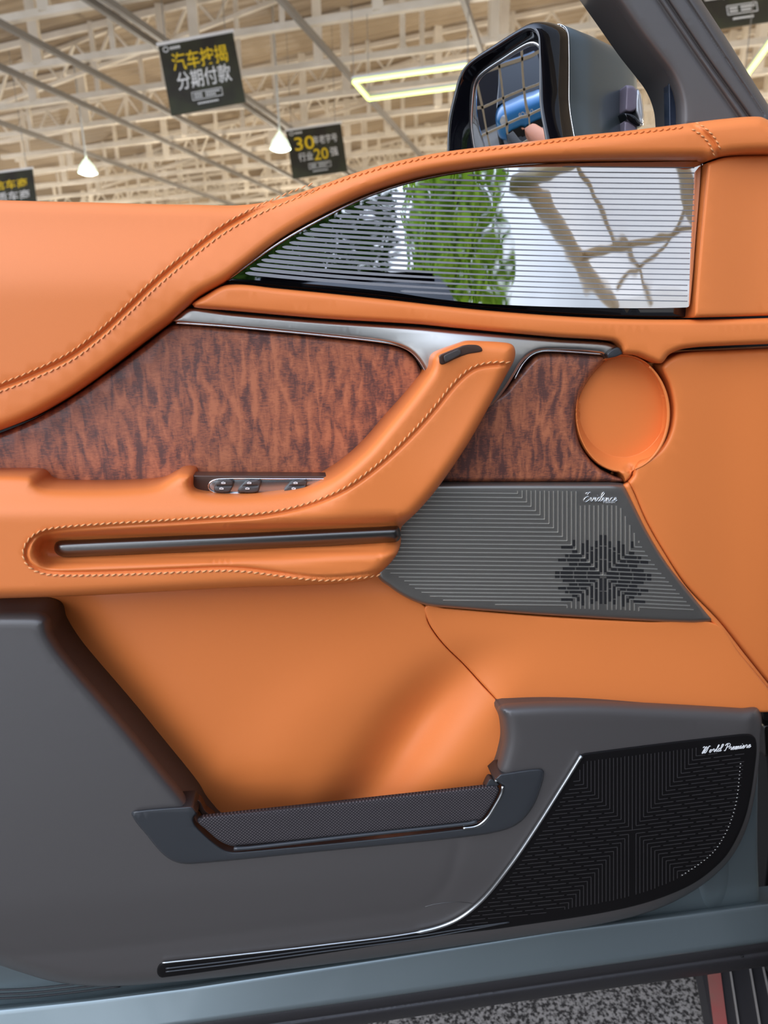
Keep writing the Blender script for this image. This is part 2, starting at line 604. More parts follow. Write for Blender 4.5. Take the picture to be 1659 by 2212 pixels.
mb = MB()
U0_, U1_, V0_, V1_ = 6.0, 52.0, -48.0, 40.0
mb.add([HP(U0_, V0_, deck_z(V0_)), HP(U1_, V0_, deck_z(V0_)), HP(U1_, V1_, deck_z(V1_)), HP(U0_, V1_, deck_z(V1_)),
        HP(U0_, V0_, deck_z(V0_) + .2), HP(U1_, V0_, deck_z(V0_) + .2), HP(U1_, V1_, deck_z(V1_) + .2), HP(U0_, V1_, deck_z(V1_) + .2)],
       [(0, 1, 2, 3), (4, 7, 6, 5), (0, 4, 5, 1), (1, 5, 6, 2), (2, 6, 7, 3), (3, 7, 4, 0)])
struct(mb.out('ceiling', deckm))
wallm = add_mottle(mat('tan_far_wall', (0.42, 0.33, 0.2), 0.7), (0.40, 0.31, 0.19), (0.50, 0.40, 0.26), 0.3)
mb = MB()
mb.add([HP(U1_, V0_, 0), HP(U1_, V1_, 0), HP(U1_, V1_, 14), HP(U1_, V0_, 14), HP(U1_ + .2, V0_, 0), HP(U1_ + .2, V1_, 0), HP(U1_ + .2, V1_, 14), HP(U1_ + .2, V0_, 14)],
       [(0, 1, 2, 3), (4, 7, 6, 5), (0, 4, 5, 1), (1, 5, 6, 2), (2, 6, 7, 3), (3, 7, 4, 0)])
struct(mb.out('wall_far', wallm))

# trusses: bottom chord, posts up to the deck, heavy lattice on every fourth
SP = 2.35
idx = 0
for i in range(16):
    u = 9.6 + i * SP
    mb = MB()
    va, vb = -4 - u * 0.78, 6 + u * 0.85
    mb.bar(HP(u, va, ZB), HP(u, vb, ZB), 0.15, 0.15)
    vv = math.floor(va / SP) * SP
    k = 0
    while vv < vb:
        zt = deck_z(vv)
        mb.bar(HP(u, vv, ZB), HP(u, vv, zt), 0.13 if k % 2 else 0.24)
        if i % 5 == 1:
            zc = ZB + 0.75 + 0.02 * k
            for h in range(4):
                a, c = vv + h * SP / 4, vv + (h + 1) * SP / 4
                mb.bar(HP(u, a, zt - 0.15 - (0.75 if h % 2 else 0)), HP(u, c, zt - 0.15 - (0 if h % 2 else 0.75)), 0.07)
        k += 1; vv += SP
    if i % 5 == 1:
        for dz in (0.15, 0.95):
            mb.bar(HP(u, va, deck_z(va) - dz), HP(u, vb, deck_z(vb) - dz), 0.12)
    else:
        mb.bar(HP(u, va, deck_z(va) - 0.12), HP(u, vb, deck_z(vb) - 0.12), 0.10, 0.16)
    idx += 1
    struct(mb.out('trim_%d' % idx, white_steel))
# inclined lattice girders crossing the bays
for (px0, py0, px1, py1, zA, zB) in ((0, 225, 600, 0, 9.0, 9.9), (250, 395, 830, 210, 9.0, 9.6), (1050, 300, 560, 420, 9.4, 9.0)):
    mb = MB()
    A = PZ(px0, py0, zA); B = PZ(px1, py1, zB)
    d = B - A; A = A - d * 0.15; B = B + d * 0.3
    up = Vector((0, 0, 0.85))
    mb.bar(A, B, 0.10); mb.bar(A + up, B + up, 0.10)
    N = int((B - A).length / 0.75)
    for j in range(N):
        p, q = A.lerp(B, j / N), A.lerp(B, (j + 1) / N)
        mb.bar(p + (up if j % 2 else up * 0), q + (up * 0 if j % 2 else up), 0.07)
    idx += 1
    struct(mb.out('trim_%d' % idx, white_steel))
# dark grey tie beams running away from the camera
for (px, py) in ((430, 160), (675, 75), (250, 257), (100, 300), (1020, 55), (20, 60), (560, 560 - 330)):
    u, v = uv(PZ(px, py, 8.15))
    mb = MB(); mb.bar(HP(5, v, 8.15), HP(50, v, 8.15), 0.11, 0.14)
    idx += 1
    struct(mb.out('trim_%d' % idx, grey_steel))

# ------------------------------------------------------------------ hanging banners
bannerm = add_mottle(mat('dark_green_banner', (0.03, 0.03, 0.02), 0.5), (0.022, 0.020, 0.017), (0.045, 0.052, 0.026), 1.2)
edge_white = mat('white_banner_rail', (0.8, 0.78, 0.76), 0.5)


def banner(tl, tr, bl, br, rows, label, dist, boxed=True, logo=True):
    """four photographed corners at one distance along the view give the board's plane"""
    def at(p, dd): d = ray(*p); return CAM + d * (dd / d.dot(F))
    A, B, C, D = at(tl, dist), at(tr, dist), at(bl, dist), at(br, dist)
    ex_ = B - A; Wd = ex_.length; ex_.normalize()
    ey = ((A - C) + (B - D)); ey = (ey - ex_ * ey.dot(ex_)).normalized()
    Ht = ((A - C).length + (B - D).length) / 2
    nn = ex_.cross(ey)
    if nn.dot(CAM - A) < 0: nn = -nn
    org = A - ey * Ht
    t = thing('hanging_banner', (A + B) / 2 - ey * Ht, label, 'banner', 'banners hanging from the hall roof')
    def pl(a, b_, dz=0.0): return org + ex_ * (a * Wd) + ey * (b_ * Ht) + nn * dz
    v = [pl(a, b_, z) for z in (0, -0.03) for a, b_ in ((0, 0), (1, 0), (1, 1), (0, 1))]
    build('board', v, [(0, 1, 2, 3), (4, 7, 6, 5), (0, 4, 5, 1), (1, 5, 6, 2), (2, 6, 7, 3), (3, 7, 4, 0)], bannerm, t, False)
    mb = MB(); mb.bar(pl(-0.02, 1.02), pl(1.02, 1.02), 0.06)
    mb.out('top_rail', edge_white, t)
    for a in (0.1, 0.9):
        mb = MB(); p = pl(a, 1.03); mb.bar(p, Vector((p.x, p.y, deck_z(uv(p)[1]) + .1)), 0.015)
        mb.out('hanging_wire', grey_steel, t)
    for txt, x0, y0, hgt, m, wid in rows:
        v, f = flat_text(txt, 1.0, lambda a, b_: (a, b_), m, 'x', bold=0.010)
        xs = [q[0] for q in v]; ys = [q[1] for q in v]
        w0, h0 = max(xs) - min(xs), max(ys) - min(ys)
        v2 = [pl(x0 + (q[0] - min(xs)) / w0 * wid, y0 + (q[1] - min(ys)) / h0 * hgt, 0.012) for q in v]
        build('lettering', v2, f, m, t, False)
    if boxed:
        mb = MB()
        for a, c in (((.32, .15), (.72, .15)), ((.32, .26), (.72, .26)), ((.32, .15), (.32, .26)), ((.72, .15), (.72, .26))):
            mb.bar(pl(*a, .01), pl(*c, .01), 0.012, 0.012)
        for q, x0, x1 in ((.225, .35, .47), (.185, .35, .47), (.225, .50, .70), (.185, .50, .66), (.09, .38, .66)):
            n_d = int((x1 - x0) / 0.028)
            for j in range(n_d):
                a = x0 + j * 0.028
                mb.bar(pl(a, q, .01), pl(a + 0.019, q, .01), 0.03, 0.03)
        mb.out('small_print', white_mark, t)
    if logo:
        mb = MB()
        c = pl(.09, .93, .012)
        mb.tube([c + ex_ * (0.035 * Wd * math.cos(a)) + ey * (0.035 * Ht * math.sin(a)) for a in np.linspace(0, 6.28, 17)[:-1]], 0.012, 5, True)
        for j in range(4): mb.bar(pl(.15 + j * .035, .93, .01), pl(.175 + j * .035, .93, .01), 0.05, 0.05)
        mb.out('logo', white_mark, t)
    return t


banner((342, 100), (503, 70), (358, 248), (511, 225), [('汽车按揭', .14, .60, .26, yellow_mark, .74), ('分期付款', .16, .32, .26, white_mark, .72)],
       'large hanging black banner with one yellow row above one white row, top left', 14.6)
banner((618, 284), (736, 267), (629, 386), (741, 371), [('30', .12, .56, .28, yellow_mark, .36), ('年老字号', .46, .64, .18, white_mark, .44), ('行业', .16, .33, .18, white_mark, .26), ('20', .44, .31, .24, yellow_mark, .26), ('强', .74, .35, .18, white_mark, .14)],
       'smaller hanging black banner with yellow numbers 30 and 20 beside the pendant lamp', 20.5)
banner((-48, 380), (70, 365), (-37, 480), (78, 466), [('诚信车商', .06, .63, .20, yellow_mark, .82), ('优质车商', .08, .38, .20, white_mark, .82)],
       'hanging black banner cut off by the left edge above the door', 21.0)
banner((1424, 168), (1560, 140), (1424, 300), (1560, 280), [('车商', .12, .50, .24, yellow_mark, .8), ('车商', .12, .18, .24, white_mark, .8)],
       'dark banner mostly hidden behind the window frame right of the mirror', 18.5, boxed=False)
banner((1500, -105), (1660, -128), (1552, 62), (1690, 40), [('诚信车商', .10, .66, .2, yellow_mark, .8), ('上门回收', .04, .35, .22, white_mark, .92)],
       'hanging banner at top right corner with boxed small print', 13.0)

# ------------------------------------------------------------------ lamps
glow = emis('lamp_glow', (0.92, 1.0, 0.90), 6.0)
lampm = mat('lamp_metal', (0.55, 0.55, 0.53), 0.4)


def pendant(px, py, z, label, r=0.30, power=900):
    c = PZ(px, py, z)
    t = thing('pendant_lamp', c, label, 'lamp', 'pendant lamps in the hall')
    mb = MB(); mb.lathe(c, [(0.06, 0.42), (0.12, 0.36), (r * .45, 0.33), (r * .75, 0.22), (r * .95, 0.08), (r, 0.0)], 24)
    mb.out('lamp_shade', emis('shade_glow', (0.72, 0.85, 0.70), 1.0), t, True)
    mb = MB(); mb.lathe(c, [(0.01, -0.06), (r * .6, -0.05), (r * .95, 0.0)], 24)
    mb.out('lamp_bulb', glow, t, True)
    mb = MB(); mb.tube([c + Vector((0, 0, .4)), Vector((c.x, c.y, deck_z(uv(c)[1]) + .1))], 0.03, 8)
    mb.out('lamp_rod', lampm, t, True)
    return t


pendant(190, 374, 6.6, 'pendant lamp with bright shade at left above the leather sill')
pendant(606, 322, 6.6, 'pendant lamp with bright shade touching the 30 and 20 banner')


def hall_light(u, v, z, pw):  # unseen point lights without fixtures, added to brighten the hall roof
    ld = bpy.data.lights.new('hall_fill_light', 'POINT'); ld.energy = pw; ld.shadow_soft_size = 0.5; ld.color = (1.0, 0.90, 0.74)
    o = bpy.data.objects.new('hall_fill_light', ld); COL.objects.link(o); o.location = HP(u, v, z)


HALLP = 490
for u in (14, 23, 32, 41):
    for v in (-26, -14, -3, 8, 20):
        if u == 14 and v in (-14, -3): continue
        hall_light(u, v, 5.2 if u < 30 else 5.6, HALLP)

led = emis('led_tube', (0.80, 0.95, 0.30), 2.2)


def led_fixture(pts, z, label, closed=False):
    q = [PZ(x, y, z) for x, y in pts]
    c = sum(q, Vector()) / len(q)
    t = thing('hexagon_light', c, label, 'light fixture', 'angular light fixtures in the hall')
    mb = MB()
    for a, b_ in zip(q[:-1], q[1:]): mb.bar(a, b_, 0.07, 0.05)
    mb.out('light_tube', led, t)
    mb = MB()
    for a, b_ in zip(q[:-1], q[1:]): mb.bar(a + Vector((0, 0, .07)), b_ + Vector((0, 0, .07)), 0.10, 0.05)
    mb.out('light_housing', lampm, t)
    for a in q:
        mb = MB(); mb.bar(a, Vector((a.x, a.y, 8.3)), 0.012)
        mb.out('hanging_wire', grey_steel, t)


led_fixture([(1010, 143), (764, 177), (797, 215), (1010, 187)], 6.6, 'angular glowing yellow green light fixture left of the wing mirror')
led_fixture([(1608, 170), (1665, 92), (1750, 40)], 6.2, 'bright light tube slanting at the right edge beside the window frame')

# ------------------------------------------------------------------ things behind the camera, seen in the reflections
leaf = add_mottle(mat('willow_leaf', (0.10, 0.24, 0.02), 0.6, spec=0.1), (0.12, 0.27, 0.015), (0.42, 0.68, 0.07), 3)
leaf2 = add_mottle(mat('shrub_leaf', (0.04, 0.10, 0.02), 0.7, spec=0.05), (0.015, 0.045, 0.010), (0.06, 0.13, 0.02), 3)
bark = mat('brown_bark', (0.09, 0.055, 0.03), 0.9)


def tree(x, y, h, spread, lm, label, droop, nleaf, lsize):
    t = thing('tree', (x, y, 0), label, 'tree', 'trees outside the hall')
    mb = MB(); mb.tube([(x, y, 0), (x + .1, y, h * .35), (x - .1, y, h * .6), (x, y, h * .85)], [.22, .16, .11, .05], 10)
    rr = random.Random(int(x * 10 + y))
    for k in range(9):
        a = rr.uniform(0, 6.28); z0 = h * rr.uniform(.4, .8)
        mb.tube([(x, y, z0), (x + spread * .4 * math.cos(a), y + spread * .4 * math.sin(a), z0 + h * .12), (x + spread * .8 * math.cos(a), y + spread * .8 * math.sin(a), z0 + h * .1)], [.08, .05, .02], 7)
    mb.out('trunk', bark, t, True)
    v = []; f = []
    for k in range(nleaf):
        a = rr.uniform(0, 6.28); q = rr.random()**.5 * spread
        zt = h * (.55 + .45 * rr.random())
        if droop: z = zt - rr.random()**1.2 * h * 0.75 * (q / spread)
        else: z = zt - 0.45 * h * rr.random()**1.5
        if droop and rr.random() < .25: a = round(a / .5) * .5
        z = max(z, .3)
        c = Vector((x + q * math.cos(a), y + q * math.sin(a), z))
        d1 = Vector((rr.uniform(-1, 1), rr.uniform(-1, 1), -3 if droop else rr.uniform(-1, 1))).normalized() * lsize
        d2 = d1.cross(Vector((rr.uniform(-1, 1), rr.uniform(-1, 1), .2))).normalized() * lsize * .22
        n0 = len(v); v += [c - d1, c + d2, c + d1, c - d2]; f.append((n0, n0 + 1, n0 + 2, n0 + 3))
    o = build('foliage', v, f, lm, t, False)
    o['kind'] = 'stuff'


tree(3.5, -13.5, 7.6, 1.15, leaf, 'willow with hanging bright green branches, reflected in the glossy screen', True, 5200, 0.17)
tree(0.7, -17.6, 8.6, 2.1, leaf2, 'dark green bushy tree reflected left of the willow in the screen', False, 5000, 0.22)
tree(-1.7, -13.0, 7.8, 1.7, leaf2, 'dark tree reflected at the tip of the glossy screen', False, 4200, 0.22)

# dark parked car behind, low in the reflection
def simple_car(loc, heading, paint, label, letters=None, zs=1.0):
    t = thing('parked_car', loc, label, 'car')
    Rm = Matrix.Rotation(heading, 3, 'Z')
    def W_(x, y, z): return Vector(loc) + Rm @ Vector((x, y, z * zs))
    sec = [(-2.3, .55, .85, .78), (-2.2, .40, 1.0, .86), (-1.2, .32, 1.08, .93), (0, .30, 1.10, .95), (1.1, .32, 1.08, .94), (1.9, .36, 1.02, .9), (2.25, .45, .92, .82), (2.35, .55, .8, .7)]
    v = []; f = []
    for x, z0, z1, hw in sec:
        for a in np.linspace(0, 2 * math.pi, 25)[:-1]:
            cs, sn = math.cos(a), math.sin(a)
            v.append(W_(x, hw * math.copysign(abs(cs)**.45, cs), (z0 + z1) / 2 + (z1 - z0) / 2 * math.copysign(abs(sn)**.55, sn)))
    for i in range(len(sec) - 1):
        for j in range(24): f.append((i * 24 + j, i * 24 + (j + 1) % 24, (i + 1) * 24 + (j + 1) % 24, (i + 1) * 24 + j))
    f += [tuple(range(23, -1, -1)), tuple((len(sec) - 1) * 24 + j for j in range(24))]
    build('body', v, f, paint, t, True)
    ca = [(-2.15, 1.0, .78), (-1.7, 1.62, .66), (-.4, 1.74, .66), (.45, 1.70, .64), (1.35, 1.06, .80)]
    v = []; f = []
    for x, z, hw in ca: v += [W_(x, -hw, z), W_(x, hw, z), W_(x, hw + .06, 1.0), W_(x, -hw - .06, 1.0)]
    for i in range(len(ca) - 1):
        k = 4 * i
        f += [(k, k + 1, k + 5, k + 4), (k + 1, k + 2, k + 6, k + 5), (k + 3, k, k + 4, k + 7)]
    build('windows', v, f, gloss_black, t, False)
    mb = MB()
    mb.add([W_(-1.75, -.62, 1.63), W_(-1.75, .62, 1.63), W_(.5, .6, 1.71), W_(.5, -.6, 1.71), W_(-.4, -.62, 1.77), W_(-.4, .62, 1.77)], [(0, 1, 5, 4), (4, 5, 2, 3)])
    mb.out('roof', paint, t)
    for sx_ in (-1.4, 1.45):
        for sy_ in (-1, 1):
            mb = MB(); q = [W_(sx_, sy_ * (.80 + d_), .36) for d_ in (0, .12)]
            mb.tube(q, .36, 20)
            mb.out('wheel', rubber, t, True)
    if letters:
        for sy_ in (-1, 1):
            mb = MB(); c = W_(2.30, sy_ * .62, .82)
            mb.tube([c, c + Rm @ Vector((.06, 0, 0))], .10, 12)
            mb.out('headlamp', lens_white, t, True)
        v, f = flat_text(letters, .13, lambda a, b_: W_(2.42, -.22 + a, .74 + b_), chrome, 'x')
        build('badge_lettering', v, f, white_mark, t, False)
        mb = MB(); mb.box(W_(2.34, 0, .48), (.1, .1, .22), Rm); mb.box(W_(2.33, 0, .5), (.12, 1.2, .2), Rm)
        mb.out('front_intake', gap_black, t)
    return t


blackpaint = mat('black_car_paint', (0.006, 0.006, 0.007), 0.55, spec=0.15)
simple_car((0.40, -4.05, 0.0), math.radians(92), blackpaint, 'black parked car low in the reflection on the glossy screen', None, 1.25)
bluepaint = mat('blue_car_paint', (0.02, 0.22, 0.55), 0.3, 0.2, coat=.6)
simple_car((-8.0, -1.25, 0.0), math.radians(8), bluepaint, 'bright blue car reflected in the wing mirror', 'OQOR', 1.2)

# showroom window grid in front of the blue car, seen in the wing mirror
gridm = mat('tan_window_bars', (0.55, 0.44, 0.30), 0.5)
mb = MB()
XG = -4.7
for k in range(9): mb.box((XG, -3.4 + k * 0.52, 1.6), (.05, .045, 3.2))
for k in range(7): mb.box((XG, -1.2, .1 + k * .46), (.05, 4.6, .045))
struct(mb.out('window_1', gridm))
mb = MB(); mb.box((-14, -2, 2), (.2, 16, 4))
struct(mb.out('wall_left', mat('dark_grey_wall', (0.03, 0.032, 0.05), 0.6)))

# white fabric canopy with tan beams to the right behind the camera
canm = bpy.data.materials.new('white_canopy_cloth'); canm.use_nodes = True
n = canm.node_tree.nodes; l = canm.node_tree.links
n.remove(n['Principled BSDF'])
df = n.new('ShaderNodeBsdfDiffuse'); df.inputs[0].default_value = (.88, .85, .82, 1)
tr = n.new('ShaderNodeBsdfTranslucent'); tr.inputs[0].default_value = (.93, .90, .86, 1)
mx = n.new('ShaderNodeMixShader'); mx.inputs[0].default_value = .75
l.new(df.outputs[0], mx.inputs[1]); l.new(tr.outputs[0], mx.inputs[2]); l.new(mx.outputs[0], n['Material Output'].inputs[0])
tanm = mat('tan_beam', (.50, .37, .22), .5)
A0, B0, C0, D0 = Vector((5.0, -13.5, 6.1)), Vector((13.4, -25, 4.9)), Vector((26, -21, 5.6)), Vector((9.5, -6.5, 6.9))
can = thing('canopy', (14, -20, 0), 'white fabric canopy with tan beams reflected at the front of the screen', 'canopy')


def canp(s_, t_): return (A0.lerp(B0, s_)).lerp(D0.lerp(C0, s_), t_)


v = []; f = []
for i in range(9):
    for j in range(9):
        p = canp(i / 8, j / 8); v.append(p + Vector((0, 0, -.5 * math.sin(math.pi * i / 8) * math.sin(math.pi * j / 8))))
for i in range(8):
    for j in range(8): f.append((i * 9 + j, i * 9 + j + 1, i * 9 + j + 10, i * 9 + j + 9))
cl = build('cloth', v, f, canm, can, True)
sm = cl.modifiers.new('thickness', 'SOLIDIFY'); sm.thickness = .02
for s0, t0, s1_, t1_, wd in ((0, 0, 1, 0, .55), (0, .17, 1, .1, .16), (0, .38, 1, .3, .3), (0, .7, 1, .75, .3), (0, .55, .75, .05, .16), (0, 0, 0, 1, .4), (.45, 0, .3, 1, .3)):
    mb = MB()
    mb.tube([canp(s0 + (s1_ - s0) * q / 8, t0 + (t1_ - t0) * q / 8) + Vector((0, 0, -.35)) for q in range(9)], wd / 2, 8)
    mb.out('beam', tanm, can, True)
mb = MB()
Bb, Cb = B0.copy(), C0.copy(); Bb.z = Cb.z = 0.4
bk = Vector((0.05, -0.2, 0))
mb.add([B0, C0, Cb, Bb, B0 + bk, C0 + bk, Cb + bk, Bb + bk], [(0, 1, 2, 3), (4, 7, 6, 5), (0, 4, 5, 1), (1, 5, 6, 2), (2, 6, 7, 3), (3, 7, 4, 0)])
mb.out('side_sheet', canm, can)
for p in (D0, B0, C0):
    mb = MB(); mb.bar(Vector((p.x, p.y, 0)), p, .25)
    mb.out('post', tanm, can)



# ================================================================== the car door
door = thing('car', (0.12, 0.0, 0.42),
             'car with open door lined in tan leather, brown wood and speaker grilles', 'car')

# --- painted door shell behind the trim
shell = Relief([(-160, 1960, 1), (-160, 2196, 1), (-40, 2178), (400, 2140), (830, 2075), (1200, 2015), (1640, 1958, 1), (1636, 1800), (1640, 1540, 1)],
               0.030, 6, 0.004, step=14)
shell_o = shell.make('door_shell', teal, door, 40, 0.05)
# pressed dish in its lower front corner
dish = Relief([(1540 + 52 * math.cos(a), 1880 + 105 * math.sin(a)) for a in np.linspace(0, 2 * math.pi, 17)[:-1]],
              lambda x, y: np.full(len(x), 0.028), 30, 0.022, step=8)
dish.make('pressed_dish', teal, shell_o, 12, 0.004)
mb = MB()
for dy in (0, 9, 18):
    q = spline([(-40, 2140 + dy), (60, 2136 + dy), (150, 2127 + dy), (260, 2113 + dy)], False, 10)
    mb.tube([P(x, y, 0.029) for x, y in q], 0.0012, 6)
mb.out('sill_groove', rubber, shell_o, True)
core = Relief([(-150, 470, 1), (500, 480), (800, 440), (1100, 370), (1500, 320), (1760, 300, 1), (1760, 1535, 1), (1300, 1560), (1000, 1800), (300, 1800), (-150, 1700, 1)],
              0.115, 4, 0.002, step=20)
core.make('gap_shade_backing', gap_black, door, 80, 0.03)  # black sheet added behind the trim so its gaps read as shade

# --- painted bottom flange and rubber seal
ftop = np.array([(-180, 2197), (-60, 2181), (0, 2173), (200, 2152), (400, 2127), (830, 2062), (1200, 2004), (1659, 1946), (1760, 1934)], float)
fbot = np.array([(-180, 2302), (-60, 2283), (200, 2245), (400, 2215), (830, 2155), (1200, 2101), (1659, 2036), (1760, 2023)], float)
tl = [0, .008, .02, .04, .065, .09, .12, .2, .35, .5, .7, .85, .94, .98, 1.0]
v = []; f = []
xs_ = np.arange(-180, 1761, 14.0)
for x in xs_:
    y0, y1 = np.interp(x, ftop[:, 0], ftop[:, 1]), np.interp(x, fbot[:, 0], fbot[:, 1])
    row = []
    for t in tl:
        u = max(0.0, 1 - t / .12); q = max(0.0, 1 - (1 - t) / .06)
        Y = 0.010 - 0.026 * t + 0.020 * (1 - math.sqrt(1 - u * u)) + 0.008 * (1 - math.sqrt(1 - q * q))
        row.append(P(x, y0 + t * (y1 - y0), Y))
    row = [row[0] + Vector((0, 0.03, 0))] + row + [row[-1] + Vector((0, 0.03, 0))]
    v += row
m_ = len(tl) + 2
for i in range(len(xs_) - 1):
    for j in range(m_ - 1): f.append((i * m_ + j, i * m_ + j + 1, (i + 1) * m_ + j + 1, (i + 1) * m_ + j))
build('bottom_flange', v, f, teal, door, True)
seal = Relief([(-180, 2286, 1), (-60, 2266), (200, 2228), (400, 2198), (830, 2138), (1200, 2084), (1659, 2019), (1760, 2006, 1), (1760, 2072, 1), (1659, 2087), (1300, 2138), (830, 2206), (400, 2272), (-60, 2345), (-180, 2364, 1)],
              -0.010, 26, 0.022, seams=[([(-60, 2312), (400, 2238), (830, 2176), (1300, 2107), (1760, 2040)], 0.004, 5)], step=10)
seal_o = seal.make('rubber_seal', rubber, door, 26, 0.02)
mb = MB(); c = seal.at(1603, 2066, 0.0005); mb.tube([c, c + Vector((0, -0.001, 0))], 0.003, 12)
mb.out('seal_clip', gap_black, seal_o, True)

# --- upper leather with its sweeping seam
SEAM1 = [(-150, 893), (-80, 868), (-30, 850), (0, 838), (60, 815), (150, 772), (215, 724), (270, 674), (340, 608), (420, 542), (480, 497), (540, 463), (600, 436), (660, 412), (720, 390)]
ENDSEAM = [(1497, 271), (1518, 284), (1538, 305), (1552, 336)]


def upper_Y(x, y):
    base = -0.022 + 0.030 * sstep(640, 420, y) * sstep(900, 500, x)
    # the band over the glass rolls away at its top
    return base - 0.012 * sstep(900, 1500, x)


s1 = spline(SEAM1, False, 6)
upper = Relief([(-150, 427, 1), (-40, 431), (100, 435), (200, 437), (300, 440), (420, 442), (520, 443), (600, 431), (680, 405), (760, 376), (850, 350), (960, 328), (1100, 311), (1250, 293), (1350, 283), (1480, 267), (1560, 257), (1640, 252), (1665, 262), (1760, 300, 1),
                (1760, 331, 1), (1659, 331), (1600, 333), (1560, 338), (1530, 347, 1), (1515, 342, 1), (1400, 343), (1250, 346), (1120, 352), (1000, 366), (900, 384), (800, 416), (700, 463), (600, 521), (490, 606), (430, 641), (370, 691), (300, 744), (220, 805), (150, 854), (60, 905), (-40, 944), (-150, 984, 1)],
               upper_Y, 26, 0.020, seams=[(s1, 0.0045, 4.5), (ENDSEAM, 0.003, 4)], step=6)
upper_o = upper.make('upper_leather', leather, door, 22, 0.05)
s1c = s1[s1[:, 0] < 690]
stitches('stitching', offset(s1c, -9), upper, upper_o, tilt=1.5)
stitches('stitching', offset(s1c, 8), upper, upper_o, tilt=1.2)
es = spline(ENDSEAM, False, 5)
stitches('stitching', offset(es, 8), upper, upper_o, length=8, gap=4, r=0.0008)
stitches('stitching', offset(es, -9), upper, upper_o, length=8, gap=4, r=0.0008)
topline = spline([(640, 424), (680, 411), (760, 383), (850, 357), (960, 335), (1100, 318), (1250, 300), (1350, 290), (1480, 275)], False, 6)
stitches('stitching', topline, upper, upper_o, m=leather, length=9, gap=5, r=0.0011, lift=0.0007)

# --- glossy screen panel
frame = Relief([(484, 608, 1), (600, 523), (700, 466), (800, 419), (900, 387), (1000, 369), (1120, 355), (1250, 349), (1400, 346), (1522, 345), (1527, 352), (1512, 520), (1498, 680), (1490, 685), (1300, 682), (1060, 666), (800, 638), (600, 619)],
               0.006, 3, 0.003, step=5)
frame_o = frame.make('screen_frame', gloss_black, door, 30, 0.03, split=True)


def glass_Y(x, y):
    return -0.006 + 0.0075 * (500 - y) / 300.0 - 0.0015 * (1 - ((x - 1050) / 600.0)**2)


glass = Relief([(500, 602, 1), (600, 531), (700, 473), (800, 425), (900, 393), (1000, 374), (1120, 360), (1250, 353), (1400, 350), (1508, 349), (1514, 354), (1502, 520), (1490, 658), (1484, 664), (1300, 665), (1060, 657), (940, 645), (830, 629), (640, 611)],
               glass_Y, 0, 0.0, step=4)
glass_o = glass.make('screen_glass', mirror_coat, frame_o, 12, 0.006, split=True)
# fine grey lines printed across the glass, broad at the tip, thin at the front
GP = glass.line
mb = MB()
NL = 26
for i in range(NL):
    yr = 362 + i * (651 - 362) / (NL - 1)
    xs = np.arange(500, 1506, 5.0)
    u = (1500 - xs) / 1000.0
    ys = yr - (0.012 * u * 1000 * (0.5 + i / NL) + 62 * u**2.6 * (0.35 + 0.25 * i / NL))
    ok = inside(xs, ys, GP) & (seg_dist(xs, ys, GP, True) > 5)
    if ok.sum() < 3: continue
    xs, ys = xs[ok], ys[ok]
    hw = (1.1 + 2.6 * np.clip((1180 - xs) / 500.0, 0, 1))
    hw *= np.clip((xs - xs.min()) / 10 + 0.25, 0, 1)
    a = glass.ats(xs, ys - hw, 0.0005); b = glass.ats(xs, ys + hw, 0.0005)
    a2 = glass.ats(xs, ys - hw, -0.0004); b2 = glass.ats(xs, ys + hw, -0.0004)
    v = [tuple(p) for q in zip(a, b, a2, b2) for p in q]
    f = []
    for j in range(len(xs) - 1):
        k = 4 * j
        f += [(k, k + 1, k + 5, k + 4), (k + 2, k, k + 4, k + 6), (k + 1, k + 3, k + 7, k + 5)]
    mb.add(v, f)
mb.out('screen_lines', stripe_grey, glass_o)
mb = MB()
q = spline([(492, 604), (600, 527), (700, 470), (800, 422), (900, 390), (1000, 371), (1120, 357), (1250, 350), (1400, 347), (1505, 346), (1517, 350), (1512, 430), (1505, 520), (1493, 660)], False, 6)
mb.tube([frame.at(x, y, 0.0015) for x, y in q], 0.0016, 8)
mb.out('chrome_lip', chrome, frame_o, True)

# --- leather beside the screen
cheek = Relief([(1528, 352, 1), (1560, 341), (1600, 336), (1760, 332, 1), (1760, 679, 1), (1620, 683), (1498, 686, 1), (1512, 520)],
               lambda x, y: -0.020 + 0.012 * sstep(1500, 1660, x), 9, 0.008, step=6)
cheek.make('front_corner_leather', leather, door, 24, 0.04)

# --- leather ledge under the screen
ledge = Relief([(415, 657), (440, 640), (492, 615), (600, 623), (800, 643), (1060, 671), (1300, 687), (1500, 690), (1760, 684, 1),
                (1760, 740, 1), (1560, 747), (1480, 753), (1447, 765), (1428, 785), (1410, 780), (1380, 768), (1347, 763), (1340, 748), (1325, 737), (1200, 728), (1000, 710), (900, 700), (700, 688), (500, 671), (420, 664)],
               lambda x, y: -0.014 + 0.012 * sstep(640, 700, y - 0.055 * (x - 500)) * 0, 13, 0.014, step=6)
ledge_o = ledge.make('leather_ledge', leather, door, 18, 0.04)

